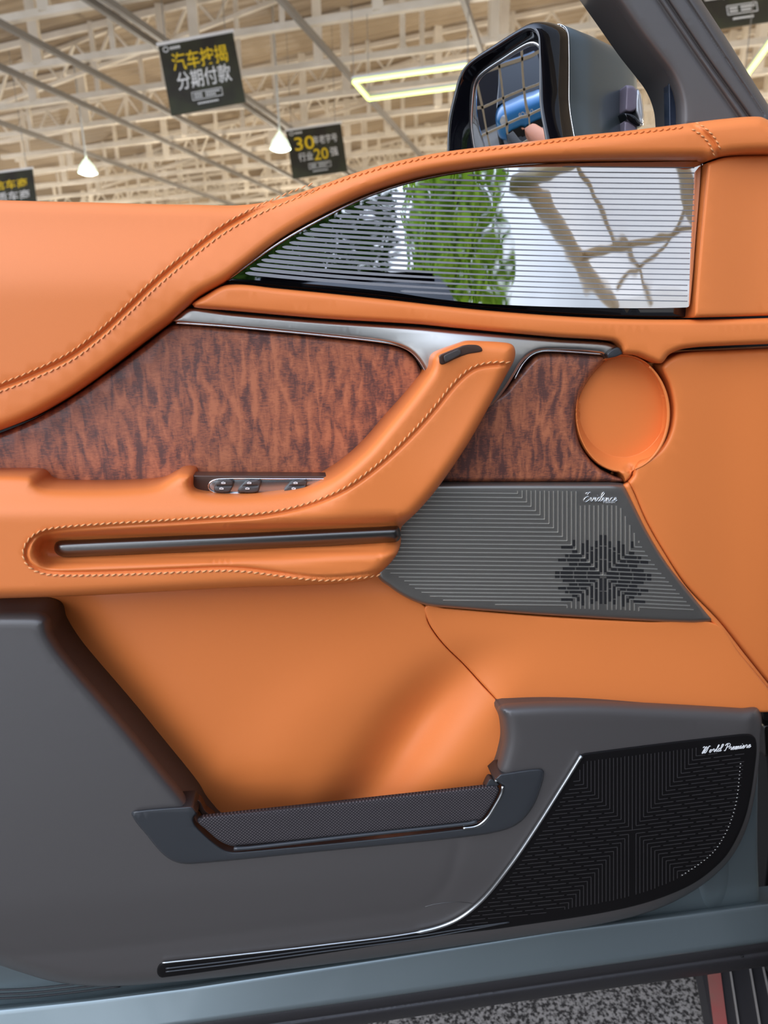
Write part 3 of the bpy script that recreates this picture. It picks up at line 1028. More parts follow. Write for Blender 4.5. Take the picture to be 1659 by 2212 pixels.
# --- aluminium trim around the pull handle
trim = Relief([(373, 693, 1), (398, 671), (414, 665), (500, 676), (700, 693), (900, 706), (1000, 716), (1200, 733), (1310, 740), (1330, 747), (1344, 763, 1), (1312, 775, 1), (1300, 764), (1180, 757), (1150, 764), (1128, 783), (1113, 808), (1088, 846), (1056, 880), (1000, 890), (950, 870), (925, 815), (908, 782), (888, 760), (862, 747), (825, 739), (700, 725), (500, 706), (385, 697)],
              lambda x, y: 0.002 - 0.016 * np.exp(-(((x - 1010) / 150.0)**2 + ((y - 770) / 70.0)**2)), 9, 0.007, step=5)
trim_o = trim.make('metal_trim', alu, door, 14, 0.03)
endcap = Relief([(1314, 774, 1), (1312, 764), (1335, 750), (1346, 764, 1), (1330, 771)], -0.006, 3, 0.002, step=4)
endcap.make('trim_end', satin_black, trim_o, 8, 0.008)
mb = MB()
q = spline([(380, 697), (500, 706), (700, 725), (825, 739), (862, 747), (888, 760), (908, 782), (922, 808)], False, 6)
mb.tube([P(x, y, 0.002) for x, y in q], 0.0011, 6)
q = spline([(1112, 818), (1130, 786), (1152, 765), (1182, 758), (1300, 765)], False, 6)
mb.tube([P(x, y, 0.002) for x, y in q], 0.0011, 6)
mb.out('trim_bead', chrome, trim_o, True)

# --- wood inlays
woodL = Relief([(-150, 990, 1), (-40, 950), (60, 911), (150, 862), (300, 756), (362, 707), (382, 700), (500, 709), (700, 728), (820, 742), (860, 750), (886, 764), (904, 786), (925, 830), (960, 900, 1), (860, 1080, 1), (300, 1085), (-150, 1085, 1)],
               0.012, 12, 0.012, step=6)
woodL.make('wood_inlay', wood, door, 30, 0.02)
woodR = Relief([(900, 980, 1), (1000, 876), (1078, 852), (1113, 815), (1138, 786), (1158, 767), (1185, 761), (1300, 768), (1310, 776, 1), (1275, 815), (1251, 860), (1244, 905), (1254, 960), (1285, 1003), (1325, 1027), (1346, 1033, 1), (1347, 1042, 1), (1100, 1042), (860, 1042, 1)],
               0.010, 14, 0.014, step=6)
woodR.make('wood_inlay', wood, door, 30, 0.02)


# --- round leather pocket
def cup_Y(x, y):
    e1 = np.sqrt(((x - 1345) / 101.0)**2 + ((y - 893) / 128.0)**2)
    e0 = np.sqrt(((x - 1345) / 95.0)**2 + ((y - 880) / 108.0)**2)
    t = np.clip((e0 - 1.0) / np.maximum((e0 - 1.0) + (1.0 - e1), 1e-3), 0, 1)
    t = np.where(e0 < 1, 0, np.where(e1 > 1, 1, t))
    return 0.032 - 0.026 * t


cang = np.linspace(0, 2 * math.pi, 49)[:-1]
cp = [(1345 + 101 * math.cos(a), 893 + 128 * math.sin(a)) for a in cang]
cup_line = []
for (x, y) in cp:
    if abs(x - 1345) < 12 and y > 1000: continue
    cup_line.append((x, y))
ins = max(range(len(cup_line)), key=lambda i: (cup_line[i][1], -abs(cup_line[i][0] - 1345)))
k = [i for i in range(len(cup_line)) if cup_line[i][0] > 1345 and cup_line[i][1] > 1000][-1]
cup_line[k + 1:k + 1] = [(1364, 1014), (1362, 1030), (1350, 1043, 1), (1346, 1030), (1336, 1020)]
cup = Relief(cup_line, cup_Y, 4.5, 0.010, step=4,
             seams=[(np.array([(1345 + 95 * math.cos(a), 880 + 108 * math.sin(a)) for a in np.linspace(0, 2 * math.pi, 90)]), 0.0, 3.0)])
cup_o = cup.make('round_leather_pocket', leather, door, 8, 0.03)
mb = MB()
mb.tube([P(1345 + 98.5 * math.cos(a), 893 + 124.5 * math.sin(a), 0.0045) for a in np.linspace(-0.95, 1.30, 60)], [0.0012 + 0.0012 * math.sin(math.pi * k / 59) for k in range(60)], 8)
mb.out('pocket_rim_roll', leather, cup_o, True)

# --- big leather panel at the front
front = Relief([(1429, 790), (1442, 777), (1472, 763), (1560, 757), (1760, 747, 1), (1760, 1597, 1), (1659, 1478), (1600, 1404), (1550, 1341), (1480, 1266), (1430, 1192), (1390, 1122), (1364, 1062), (1354, 1043), (1366, 1026), (1369, 1011), (1378, 999), (1402, 987), (1428, 966), (1446, 932), (1453, 885), (1445, 835), (1430, 800)],
               lambda x, y: 0.004 + 0.014 * sstep(0, 60, seg_dist(x, y, np.array([(1472, 763), (1760, 747)], float))) * 0 + 0.010 * sstep(1420, 1600, x), 13, 0.012, step=6)
front.make('front_leather', leather, door, 26, 0.05)
mb = MB()
q = spline([(1352, 1045), (1363, 1068), (1389, 1128), (1429, 1198), (1478, 1272), (1548, 1346), (1600, 1412), (1659, 1486), (1720, 1560)], False, 8)
mb.tube([P(x, y, 0.006) for x, y in q], 0.0042, 10)
mb.out('piping', leather, front.ob, True)


# --- lower leather (floor of the map pocket)
def recess_Y(x, y):
    dx, dy = 770 - 1000, 1740 - 1410
    L = math.hypot(dx, dy)
    s = ((x - 1000) * (dy) - (y - 1410) * dx) / L
    f = sstep(1360, 1560, y)
    bul = 0.012 - 0.004 * sstep(700, 300, x)
    val = bul + f * 0.034 * np.exp(-(s / 60.0)**2) - f * 0.018 * sstep(10, 150, s) - f * 0.006 * np.exp(-((s + 190) / 90.0)**2)
    e = seg_dist(x, y, np.array([(60, 1330), (110, 1345), (150, 1418), (270, 1557), (340, 1642), (430, 1750), (600, 1790)], float))
    val = val + 0.030 * np.exp(-(e / 75.0)**2)
    return val - 0.010 * sstep(900, 1300, x) * (1 - f) + 0.014 * sstep(1290, 1250, y) * sstep(700, 900, 0 * x + 800)


lowL = Relief([(-150, 1240, 1), (500, 1235), (840, 1235), (880, 1288), (918, 1309), (923, 1340), (940, 1370), (965, 1400), (1000, 1434), (1040, 1478), (1085, 1527), (1130, 1600), (1140, 1740), (1100, 1800, 1), (400, 1840, 1), (-150, 1500, 1)],
              recess_Y, 4, 0.004, step=8)
lowL.make('lower_leather', leather, door, 16, 0.09)
lowR = Relief([(919, 1309), (960, 1313), (1200, 1333), (1400, 1343), (1546, 1347), (1600, 1413), (1660, 1487), (1702, 1537, 1), (1600, 1540), (1500, 1545), (1240, 1560), (1140, 1585), (1086, 1526), (1041, 1477), (1001, 1433), (966, 1399), (941, 1369), (924, 1340)],
              lambda x, y: recess_Y(x, y) - 0.001, 5, 0.004, step=8)
lowR.make('front_lower_leather', leather, door, 16, 0.07)


# --- speaker grilles: raised ribs meeting in a star
def star(rel, region, cx, cy, sx, syu, syd, slL, slR, margin, hw, lift, dash=None, gapd=3, lean=0.0, skip=None, dashv=True):
    mb = MB()
    reg = region

    def run(xs, ys, horiz):
        ok = inside(xs, ys, reg) & (seg_dist(xs, ys, reg, True) > margin)
        if skip is not None: ok &= ~skip(xs, ys)
        i = 0
        while i < len(xs):
            if not ok[i]: i += 1; continue
            j = i
            while j + 1 < len(xs) and ok[j + 1]: j += 1
            if j - i >= 2: prism(xs[i:j + 1], ys[i:j + 1], horiz)
            i = j + 1

    def prism(xs, ys, horiz):
        n = max(2, int(len(xs) / 10) + 1)
        ii = np.linspace(0, len(xs) - 1, n).astype(int)
        xs, ys = xs[ii], ys[ii]
        ox, oy = (0, hw) if horiz else (hw, 0)
        a = rel.ats(xs - ox, ys - oy, -0.0002); b = rel.ats(xs - ox * .35, ys - oy * .35, lift)
        c = rel.ats(xs + ox * .35, ys + oy * .35, lift); d = rel.ats(xs + ox, ys + oy, -0.0002)
        v = [tuple(p) for q in zip(a, b, c, d) for p in q]; f = []
        for j in range(n - 1):
            k = 4 * j
            f += [(k, k + 1, k + 5, k + 4), (k + 1, k + 2, k + 6, k + 5), (k + 2, k + 3, k + 7, k + 6)]
        f += [(0, 1, 2, 3), (4 * n - 4, 4 * n - 1, 4 * n - 2, 4 * n - 3)]
        mb.add(v, f)

    def dashed(xs, ys, horiz, odd):
        if not dash or not (horiz or dashv): return run(xs, ys, horiz)
        st = 2.0; L = int(dash / st); g = int(gapd / st) + 1
        i = -(L // 2) * odd
        while i < len(xs):
            a = max(i, 0); b = min(i + L, len(xs))
            if b - a > 2: run(xs[a:b], ys[a:b], horiz)
            i += L + g
    for k in range(0, 70):
        for up in (1, -1):
            sy = syu if up == 1 else syd
            for side in (-1, 1):
                if k == 0 and up == -1: continue
                t = np.arange(k * sx, 620, 2.0)
                if len(t) > 3:
                    xs = cx + side * t
                    ys = cy - up * k * sy + t * (slL if side == -1 else slR)
                    dashed(xs, ys, True, k % 2)
                if k == 0 and side == -1: continue
                t = np.arange(k * sy, 480, 2.0)
                if len(t) > 3:
                    xs = cx + side * k * sx + t * lean
                    ys = cy - up * t + (k * sx) * (slL if side == -1 else slR)
                    dashed(xs, ys, False, k % 2)
    return mb


g1 = Relief([(865, 1100, 1), (940, 1046, 1), (1349, 1046, 1), (1372, 1094), (1400, 1152), (1440, 1216), (1490, 1278), (1546, 1341, 1), (1490, 1345), (1200, 1330), (960, 1312), (920, 1307), (880, 1292), (845, 1270), (815, 1240), (840, 1180, 1)],
            lambda x, y: 0.0005 + 0.010 * sstep(-40, 0, (x - 1360) - 0.66 * (y - 1046)) - 0.006, 10, 0.008, step=5)
g1_o = g1.make('speaker_grille', grille_grey, door, 20, 0.02)
REG1 = spline([(850, 1050, 1), (1327, 1058, 1), (1372, 1145), (1415, 1215), (1515, 1328, 1), (1200, 1318), (965, 1302), (930, 1294), (895, 1276), (862, 1252), (828, 1228), (860, 1150)], True, 5)


def logo1(xs, ys): return (xs > 1246) & (ys < 1091)


star(g1, REG1, 1303, 1243, 9.7, 9.2, 8.2, -0.010, 0.045, 4, 1.5, 0.0011, skip=logo1).out('grille_ribs', rib_grey, g1_o)
# dark open slots around the star
mb = MB()
for k in range(0, 11):
    for up in (1, -1):
        sy = 9.2 if up == 1 else 8.2
        for side in (-1, 1):
            ln = (104 if True else 0) - (k % 3) * 13 - k * 2.2
            def slot(x0, x1, horiz, c):
                n = max(2, int((x1 - x0) / 6) + 1); t = np.linspace(x0, x1, n)
                if horiz:
                    xs = 1303 + side * t; sl = -0.010 if side == -1 else 0.045
                    ys = 1243 - up * c + t * sl; o = (0, sy * 0.30)
                else:
                    xs = np.full(n, 1303 + side * c); ys = 1243 - up * t + c * (-0.010 if side == -1 else 0.045); o = (9.7 * 0.27, 0)
                if not (inside(xs, ys, REG1) & (seg_dist(xs, ys, REG1, True) > 7)).all(): return
                a = g1.ats(xs - o[0], ys - o[1], 0.0004); b = g1.ats(xs + o[0], ys + o[1], 0.0004)
                v = [tuple(p) for q in zip(a, b) for p in q]
                mb.add(v, [(2 * j, 2 * j + 1, 2 * j + 3, 2 * j + 2) for j in range(n - 1)])
            for horiz, ss, st in ((True, 9.7, sy), (False, sy, 9.7)):
                lnn = ln if horiz else ln * 0.84
                x0 = (k + 0.75) * ss; x1 = lnn
                seg = 29.0; p = x0 - (k % 2) * 14
                while p < x1:
                    a = max(p, x0); b = min(p + seg - 2.5, x1)
                    if b - a > 5: slot(a, b, horiz, (k + 0.5) * st)
                    p += seg
mb.out('grille_slots', gap_black, g1_o)


# cursive badges drawn as single raised strokes
GL = {
    'E': [[(.62, .82), (.5, .98), (.3, .9), (.28, .66), (.5, .55), (.3, .52), (.06, .3), (.08, .05), (.3, -.02), (.6, .18), (.7, .3)], [(.28, .95), (.05, .9), (.02, .78), (.2, .72)]],
    'W': [[(-.1, .8), (.05, .95), (.2, .8), (.1, .02), (.42, .9), (.4, .02), (.75, .95), (.95, .9)]],
    'P': [[(.3, .9), (.15, 0), (.0, .05)], [(-.05, .7), (.1, .95), (.5, .95), (.66, .72), (.45, .48), (.22, .5)]],
    'v': [[(-.05, .3), (.1, .45), (.14, .02), (.36, .3), (.38, .45), (.48, .4)]],
    'i': [[(0, .15), (.14, .45), (.1, .05), (.2, .02), (.32, .2)], [(.22, .64), (.24, .67)]],
    'd': [[(.38, .4), (.2, .46), (.04, .22), (.14, .01), (.34, .2), (.52, .98), (.36, .2), (.42, .02), (.56, .18)]],
    'e': [[(0, .14), (.24, .26), (.32, .4), (.2, .46), (.07, .24), (.14, .01), (.3, .06), (.44, .22)]],
    'n': [[(0, .3), (.12, .45), (.08, 0), (.24, .4), (.36, .42), (.34, .05), (.42, .02), (.54, .2)]],
    'm': [[(0, .3), (.12, .45), (.08, 0), (.22, .4), (.32, .42), (.3, 0), (.44, .4), (.56, .42), (.54, .05), (.62, .02), (.72, .2)]],
    'c': [[(.3, .38), (.2, .46), (.05, .22), (.14, .01), (.3, .06), (.42, .22)]],
    'o': [[(.2, .45), (.04, .22), (.14, .01), (.3, .2), (.22, .45), (.3, .36), (.45, .4)]],
    'r': [[(0, .2), (.14, .5), (.2, .4), (.32, .42), (.28, .1), (.36, .02), (.46, .18)]],
    'l': [[(0, .15), (.3, .8), (.28, .98), (.18, .8), (.16, .1), (.24, .02), (.36, .18)]],
}
GWID = dict(E=.72, W=1.0, P=.66, v=.46, i=.3, d=.52, e=.42, n=.52, m=.7, c=.4, o=.44, r=.44, l=.34)


def script(rel, text, x, y, size, slope, shear, r, m, name, parent, lift=0.0008, sx_=1.0):
    mb = MB(); u = 0.0
    for ch in text:
        if ch == ' ': u += .45; continue
        for st in GL[ch]:
            q = spline([(a, b) for a, b in st], False, 0.12)
            pts = []
            for a, b in q:
                X = x + ((u + a) * sx_ + b * shear) * size
                pts.append(rel.at(X, y - b * size + (X - x) * slope, lift))
            mb.tube(pts, r, 6)
        u += GWID[ch]
    return mb.out(name, m, parent, True)


script(g1, 'Evidence', 1259, 1084, 21, 0.0, 0.35, 0.00062, chrome, 'raised_lettering', g1_o, sx_=0.92)




v, f = flat_text('Platinum', 7.5, lambda a, b: g1.at(1303 + a, 1086.5 - b, 0.0012), chrome, 'x')
build('raised_lettering', v, f, white_mark, g1_o, False)


# --- armrest sweeping up into the pull handle
SLOT = np.array([(112, 1188), (300, 1180), (600, 1168), (900, 1152)], float)
ARMSEAM = [(1105, 783), (1070, 782), (1030, 789), (1005, 803), (975, 832), (940, 876), (900, 922), (850, 972), (800, 1015), (750, 1050), (700, 1074), (640, 1094), (560, 1109), (450, 1117), (350, 1124), (200, 1133), (120, 1140), (85, 1148), (62, 1165), (50, 1190), (55, 1215), (75, 1233), (110, 1242), (200, 1243), (300, 1240), (400, 1236), (480, 1233), (530, 1235), (580, 1241), (640, 1249), (700, 1254), (760, 1251), (815, 1243), (850, 1232)]
aseam = spline(ARMSEAM, False, 6)


def arm_Y(x, y):
    base = -0.075 + 0.040 * sstep(760, 1060, x) * sstep(1090, 800, y)
    d = seg_dist(x, y, SLOT)
    rec = 0.036 * sstep(46, 14, d) * sstep(1000, 1120, y)
    # the upper face leans back towards the wood
    return base + rec + 0.022 * sstep(1120, 1040, y) * sstep(760, 640, x)


arm = Relief([(-150, 1026, 1), (-40, 1027), (60, 1028), (74, 1034), (84, 1046), (105, 1053), (200, 1055), (290, 1052), (340, 1046), (372, 1030), (388, 1022), (408, 1022), (416, 1028), (418, 1054), (432, 1062), (470, 1067), (520, 1068), (600, 1062), (670, 1049), (730, 1023), (790, 973), (840, 916), (880, 868), (912, 826), (930, 798), (935, 771), (945, 760), (994, 740), (1008, 736), (1030, 736), (1092, 740), (1107, 745), (1113, 757), (1111, 777), (1098, 802), (1060, 872), (1010, 960), (950, 1048), (905, 1102), (872, 1133), (866, 1142), (866, 1172), (858, 1196), (838, 1222), (808, 1246), (780, 1256), (700, 1263), (500, 1270), (200, 1286), (-40, 1294), (-150, 1298, 1)],
             arm_Y, 24, 0.022, seams=[(offset(aseam, -7)[3:], 0.0035, 3.6)], step=5)
arm_o = arm.make('armrest', leather, door, 12, 0.06)
stitches('stitching', aseam[:-4], arm, arm_o, tilt=1.8, length=10, gap=4, r=0.0010)
bar = Relief([(117, 1183), (122, 1171), (140, 1167), (500, 1152), (845, 1136), (860, 1138), (866, 1150), (865, 1162), (855, 1171), (500, 1189), (150, 1204), (132, 1202), (120, 1194)],
             lambda x, y: np.full(len(x), -0.056) + 0.020 * sstep(300, 110, x) * 0, 15.5, 0.016, step=5)
bar.make('armrest_bar', dark_alu, arm_o, 12, 0.03)

# window switches in the armrest
plate = Relief([(414, 1026, 1), (760, 1028, 1), (720, 1075, 1), (470, 1078), (425, 1070), (414, 1055)], -0.026, 4, 0.003, step=6)
plate_o = plate.make('switch_plate', bronze, door, 14, 0.02)
well = Relief([(449, 1047), (455, 1038), (470, 1034), (740, 1035, 1), (700, 1072, 1), (470, 1066), (455, 1060)], -0.0285, 3, 0.002, step=5)
well.make('switch_well', satin_chrome, plate_o, 10, 0.004)
mb = MB()
q = spline([(740, 1034.5), (600, 1034.5), (480, 1034.5), (460, 1038), (450, 1048), (455, 1060), (475, 1064.5), (600, 1066), (700, 1066)], False, 6)
mb.tube([P(x, y, -0.030) for x, y in q], 0.0009, 6)
mb.out('chrome_edge', chrome, plate_o, True)


def switch(x0, split):
    b = Relief([(x0, 1058), (x0 + 3, 1046), (x0 + 12, 1037), (x0 + 38, 1037), (x0 + 42, 1044), (x0 + 36, 1061), (x0 + 30, 1064), (x0 + 4, 1063)] if split else
               [(x0 + 10, 1050), (x0 + 20, 1041), (x0 + 35, 1037), (x0 + 50, 1037), (x0 + 50, 1050), (x0 + 44, 1063), (x0 + 6, 1064), (x0 + 1, 1061)], -0.036, 3, 0.003,
               seams=[([(x0 + 2, 1050), (x0 + 44, 1049)], 0.002, 1.4)], step=4)
    o = b.make('window_switch', button_brown, plate_o, 6, 0.006)
    # a pale symbol on each half (kept inside this switch's mesh)
    mb = MB()
    for yy, xx in ((1043, x0 + 20), (1055, x0 + 16)):
        if not split: xx += 6
        mb.tube([b.at(xx - 4, yy, .0006), b.at(xx, yy - 1.6, .0006), b.at(xx + 5, yy, .0006)], 0.0005, 5)
        mb.tube([b.at(xx - 4, yy + 1.6, .0006), b.at(xx + 5, yy + 1.6, .0006)], 0.0005, 5)
    n = len(o.data.polygons)
    bmx = bmesh.new(); bmx.from_mesh(o.data)
    off = root_loc(plate_o)
    vs = [bmx.verts.new(Vector(p) - off) for p in mb.v]
    for q in mb.f:
        fa = bmx.faces.new([vs[i] for i in q]); fa.material_index = 1
    bmx.to_mesh(o.data); bmx.free()
    o.data.materials.append(white_mark)
    return o


switch(462, True); switch(512, False); switch(612, False)

# lock switch on top of the handle
rec = Relief([(949, 774), (950, 768), (960, 763), (990, 751), (1006, 745.5), (1028, 745), (1038, 749), (1042, 757), (1038, 760), (1010, 765), (986, 774), (958, 787), (951, 786)],
             lambda x, y: arm_Y(x, y) - 0.0012, 2.5, 0.001, step=3)
rec_o = rec.make('lock_switch', bronze, door, 8, 0.01)
but = Relief([(959, 770), (963, 766), (990, 754), (994, 755), (996, 763), (992, 768), (966, 782), (962, 783)], lambda x, y: arm_Y(x, y) - 0.0045, 2.5, 0.0015, step=3)
but.make('lock_button', button_brown, rec_o, 6, 0.005)

# --- charcoal lower moulding
dark = Relief([(-150, 1319, 1), (-40, 1319), (60, 1319), (92, 1322), (110, 1335), (116, 1366), (150, 1418), (270, 1557), (340, 1642), (418, 1738), (440, 1775), (480, 1815), (560, 1815), (1010, 1770), (1050, 1745), (1074, 1700), (1068, 1668), (1078, 1630), (1085, 1595), (1082, 1555), (1074, 1530), (1090, 1519), (1240, 1513), (1400, 1518), (1600, 1528), (1640, 1532), (1642, 1600), (1633, 1700), (1612, 1790), (1572, 1862), (1502, 1922), (1402, 1970), (1250, 2005), (1000, 2042), (700, 2084), (400, 2119), (230, 2131), (130, 2123), (60, 2105), (-40, 2068), (-110, 2020), (-150, 1950, 1)],
              lambda x, y: -0.050 + 0.018 * sstep(1100, 1640, x) + 0.014 * sstep(1900, 2080, y + 0.09 * (x - 500)), 32, 0.034,
              seams=[([(-40, 2072), (300, 2040), (830, 1975), (920, 1958), (970, 1900), (990, 1830)], 0.0012, 14)], step=7)
dark_o = dark.make('lower_moulding', dark_plastic, door, 20, 0.09)
mb = MB()
q = spline([(917, 1959), (940, 1953), (985, 1948), (1010, 1950), (1035, 1953)], False, 5)
mb.tube([dark.at(x, y, 0.0001) for x, y in q], 0.0004, 5)
mb.out('scuff_mark', dark_alu, dark_o, True)

# --- map-pocket rim with the knitted strap
rim = Relief([(283, 1757), (298, 1750), (416, 1740, 1), (427, 1757, 1), (418, 1768), (426, 1786), (480, 1832), (512, 1839), (1028, 1785), (1050, 1770), (1083, 1714), (1087, 1698, 1), (1066, 1684, 1), (1080, 1671, 1), (1165, 1660), (1175, 1668), (1168, 1702), (1150, 1745), (1120, 1779), (1080, 1796), (1000, 1809), (700, 1839), (420, 1866), (385, 1864), (355, 1848), (318, 1806)],
             lambda x, y: dark.Yf(x, y) - 0.006, 5, 0.007, step=5)
rim_o = rim.make('pocket_rim', satin_black, door, 16, 0.03)
strap = Relief([(426, 1772), (440, 1764, 1), (760, 1730), (1072, 1696, 1), (1079, 1708), (1045, 1766), (1030, 1775), (512, 1828), (480, 1820), (445, 1792)],
               lambda x, y: dark.Yf(x, y) - 0.004 + 0.010 * sstep(0, 60, 0 * x), 6, 0.006, step=5)
strap_o = strap.make('knit_strap', knit, door, 14, 0.004)
mb = MB()
q = spline([(505, 1833), (540, 1831), (760, 1806), (1010, 1779), (1030, 1774)], False, 8)
mb.tube([P(x, y, float(rim.Yf(np.array([x]), np.array([y]))[0]) - 0.0008) for x, y in q], 0.0026, 8)
mb.out('strap_hem', satin_black, strap_o, True)
mb = MB()
q = spline([(1086, 1698), (1083, 1714), (1066, 1745), (1050, 1769), (1030, 1784), (1000, 1789)], False, 5)
mb.tube([P(x, y, float(rim.Yf(np.array([x]), np.array([y]))[0]) - 0.001) for x, y in q], 0.0023, 8)
q = spline([(1075, 1681), (1070, 1688)], False, 3)
mb.tube([P(x, y, -0.052) for x, y in q], 0.0028, 8)
mb.out('rim_edge', satin_chrome, rim_o, True)
clip = Relief([(412, 1738, 1), (428, 1727), (444, 1750), (463, 1765, 1), (440, 1764), (430, 1752)], -0.030, 3, 0.003, step=3)
clip.make('strap_clip', bronze, rim_o, 6, 0.01)
clip2 = Relief([(1047, 1702, 1), (1056, 1684), (1062, 1682), (1080, 1694, 1), (1076, 1698)], -0.050, 3, 0.004, step=3)
clip2.make('strap_clip', satin_black, rim_o, 6, 0.01)

# --- lower speaker grille
g2 = Relief([(1253, 1633), (1262, 1627), (1595, 1586), (1622, 1587), (1633, 1598), (1633, 1640), (1616, 1745), (1592, 1810), (1556, 1863), (1482, 1917), (1350, 1962), (1100, 2003), (950, 2022), (700, 2060), (350, 2112), (340, 2104), (341, 2088), (350, 2080), (500, 2064), (700, 2041), (900, 2014), (980, 1990), (1040, 1945), (1100, 1872), (1150, 1800)],
            lambda x, y: dark.Yf(x, y) - 0.003, 6, 0.003, step=6)
g2_o = g2.make('door_speaker_grille', grille_black, door, 22, 0.02)
REG2 = spline([(1262, 1640, 1), (1612, 1597, 1), (1612, 1640), (1597, 1740), (1575, 1800), (1540, 1850), (1470, 1900), (1345, 1945), (1100, 1988), (960, 2010), (985, 1996), (1050, 1948), (1112, 1872), (1165, 1795)], True, 6)
star(g2, REG2, 1366, 1793, 8.1, 8.4, 8.4, 0.10, -0.125, 4, 1.05, 0.0010, dash=42, gapd=2, dashv=False, skip=lambda x, y: (x > 1505) & (y < 1632 - 0.12 * (x - 1510))).out('grille_ribs', grille_rib, g2_o)
script(g2, 'World Premiere', 1516, 1628, 15, -0.125, 0.35, 0.00055, white_mark, 'raised_lettering', g2_o, sx_=1.0)
mb = MB()
q = spline([(1256, 1632), (1225, 1682), (1150, 1800), (1100, 1872), (1040, 1945), (980, 1990), (900, 2014), (700, 2041), (500, 2064), (350, 2080)], False, 8)
mb.tube([g2.at(x, y, 0.003) if False else P(x, y, float(dark.Yf(np.array([x]), np.array([y]))[0]) - 0.004) for x, y in q], [0.0030 if x > 900 else 0.0014 for x, y in q], 8)
mb.out('bright_edge', satin_chrome, g2_o, True)
mb = MB()
for o in (0.0, 7.0):
    q = spline([(358, 2092 + o), (500, 2075 + o), (700, 2048 + o), (900, 2022 + o * .9), (1000, 2006 + o * .7), (1100, 1992)], False, 8)
    mb.tube([g2.at(x, y, 0.0008) for x, y in q], 0.0011, 6)
mb.out('strip_ribs', satin_black, g2_o, True)
mb = MB()
q = spline([(1600, 1650), (1590, 1735), (1570, 1795), (1536, 1846), (1468, 1895)], False, 8)
d = np.r_[0, np.cumsum(np.linalg.norm(np.diff(q, axis=0), axis=1))]
for s_ in np.arange(0, d[-1], 8.2):
    x, y = np.interp(s_, d, q[:, 0]), np.interp(s_, d, q[:, 1])
    mb.tube([g2.at(x - 1.2, y, 0.0012), g2.at(x + 1.2, y - 0.3, 0.0012)], 0.0006, 6)
mb.out('rib_tips', rib_grey, g2_o, True)

# --- window frame rising to the right
wf = Relief([(1112, -300, 1), (1280, -60), (1322, 0), (1380, 84), (1420, 136), (1440, 164), (1454, 196), (1461, 230), (1462, 290, 1), (1560, 290), (1700, 290, 1), (1659, 226), (1620, 164), (1570, 84), (1515, 0), (1476, -60), (1320, -300, 1)],
            lambda x, y: np.full(len(x), 0.030), 26, 0.030,
            seams=[([(1220, -290), (1380, -60), (1420, 0), (1500, 118), (1592, 250), (1620, 290)], 0.004, 5), ([(1240, -290), (1400, -60), (1440, 0), (1520, 118), (1615, 250), (1640, 290)], 0.005, 4), ([(1280, -290), (1440, -60), (1484, 0), (1570, 130), (1650, 250)], 0.003, 3)], step=6)
wf_o = wf.make('window_frame', dark_plastic, door, 16, 0.05)
run = Relief([(1443, 166, 1), (1470, 190), (1475, 290, 1), (1445, 292, 1)], 0.062, 4, 0.003, step=6)
run.make('glass_run', navy, wf_o, 12, 0.01)


# --- wing mirror outside the window
mir = thing('wing_mirror', (0, 0, 0), None, None); mir.parent = door
for k_ in ('label', 'category'):
    if k_ in mir: del mir[k_]
mir.location = Vector((0.40, 0.18, 1.60)) - Vector(door.location)
rimpx = [(1170, 330), (1170, 200), (1169, 90), (1166, 62), (1152, 50), (1130, 55), (1070, 92), (1010, 132), (992, 156), (976, 210), (968, 250), (965, 330)]
nrm = Vector((-0.78, -0.62, 0.05)).normalized()
p0 = P(1170, 200, 0.13)


def on_plane(px, py, q, n):
    d = ray(px, py); return CAM + d * ((q - CAM).dot(n) / d.dot(n))


R1 = spline([(1170, 420), (1170, 200), (1169, 92), (1165, 62), (1150, 50), (1128, 56), (1070, 92), (1012, 131), (993, 156), (977, 210), (967, 260), (964, 340), (966, 420), (1000, 440)], True, 7)
L1 = [on_plane(x, y, p0, nrm) for x, y in R1]
cen = sum(L1, Vector()) / len(L1) - Vector((0, 0, 0.06))
ex = Vector((0.86, 0.50, 0.0)).normalized()          # body axis, away from the driver


def ring_at(t, sc, lift=0.0):
    return [cen + (p - cen) * sc + ex * t + Vector((0, 0, lift)) for p in L1]


def loft(rings, m, name, parent, cap0=False, cap1=False):
    n = len(rings[0]); v = [p for r_ in rings for p in r_]; f = []
    for i in range(len(rings) - 1):
        for j in range(n):
            f.append((i * n + j, i * n + (j + 1) % n, (i + 1) * n + (j + 1) % n, (i + 1) * n + j))
    if cap0: f.append(tuple(range(n - 1, -1, -1)))
    if cap1: f.append(tuple((len(rings) - 1) * n + j for j in range(n)))
    return build(name, v, f, m, parent, True)


MB_T = 0.052
bez = [ring_at(0.062, 0.84), ring_at(0.045, 0.865), ring_at(0.014, 0.915), ring_at(0.003, 0.95), ring_at(-0.001, 0.96), ring_at(0.000, 0.985), ring_at(0.006, 1.012), ring_at(0.016, 1.03), ring_at(0.030, 1.045), ring_at(MB_T, 1.055), ring_at(MB_T + 0.01, 1.04)]
loft(bez, gloss_black, 'mirror_bezel', mir, cap0=False, cap1=False)
capr = [ring_at(MB_T, 1.050), ring_at(MB_T + 0.0015, 1.062), ring_at(MB_T + 0.06, 1.065), ring_at(MB_T + 0.125, 1.055), ring_at(MB_T + 0.155, 1.03), ring_at(MB_T + 0.173, 0.98), ring_at(MB_T + 0.185, 0.88), ring_at(MB_T + 0.192, 0.7), ring_at(MB_T + 0.194, 0.4)]
mb = MB(); mb.tube(ring_at(MB_T, 1.058), 0.0005, 6, True); mb.out('bezel_line', chrome, mir, True)
loft(capr, teal, 'mirror_cap', mir, cap0=True, cap1=True)
gn = Vector((-0.75, -0.62, -0.265)).normalized()
gcen = cen + Vector((0, 0, 0.040))
gc = gcen + ex * 0.050
gr = []
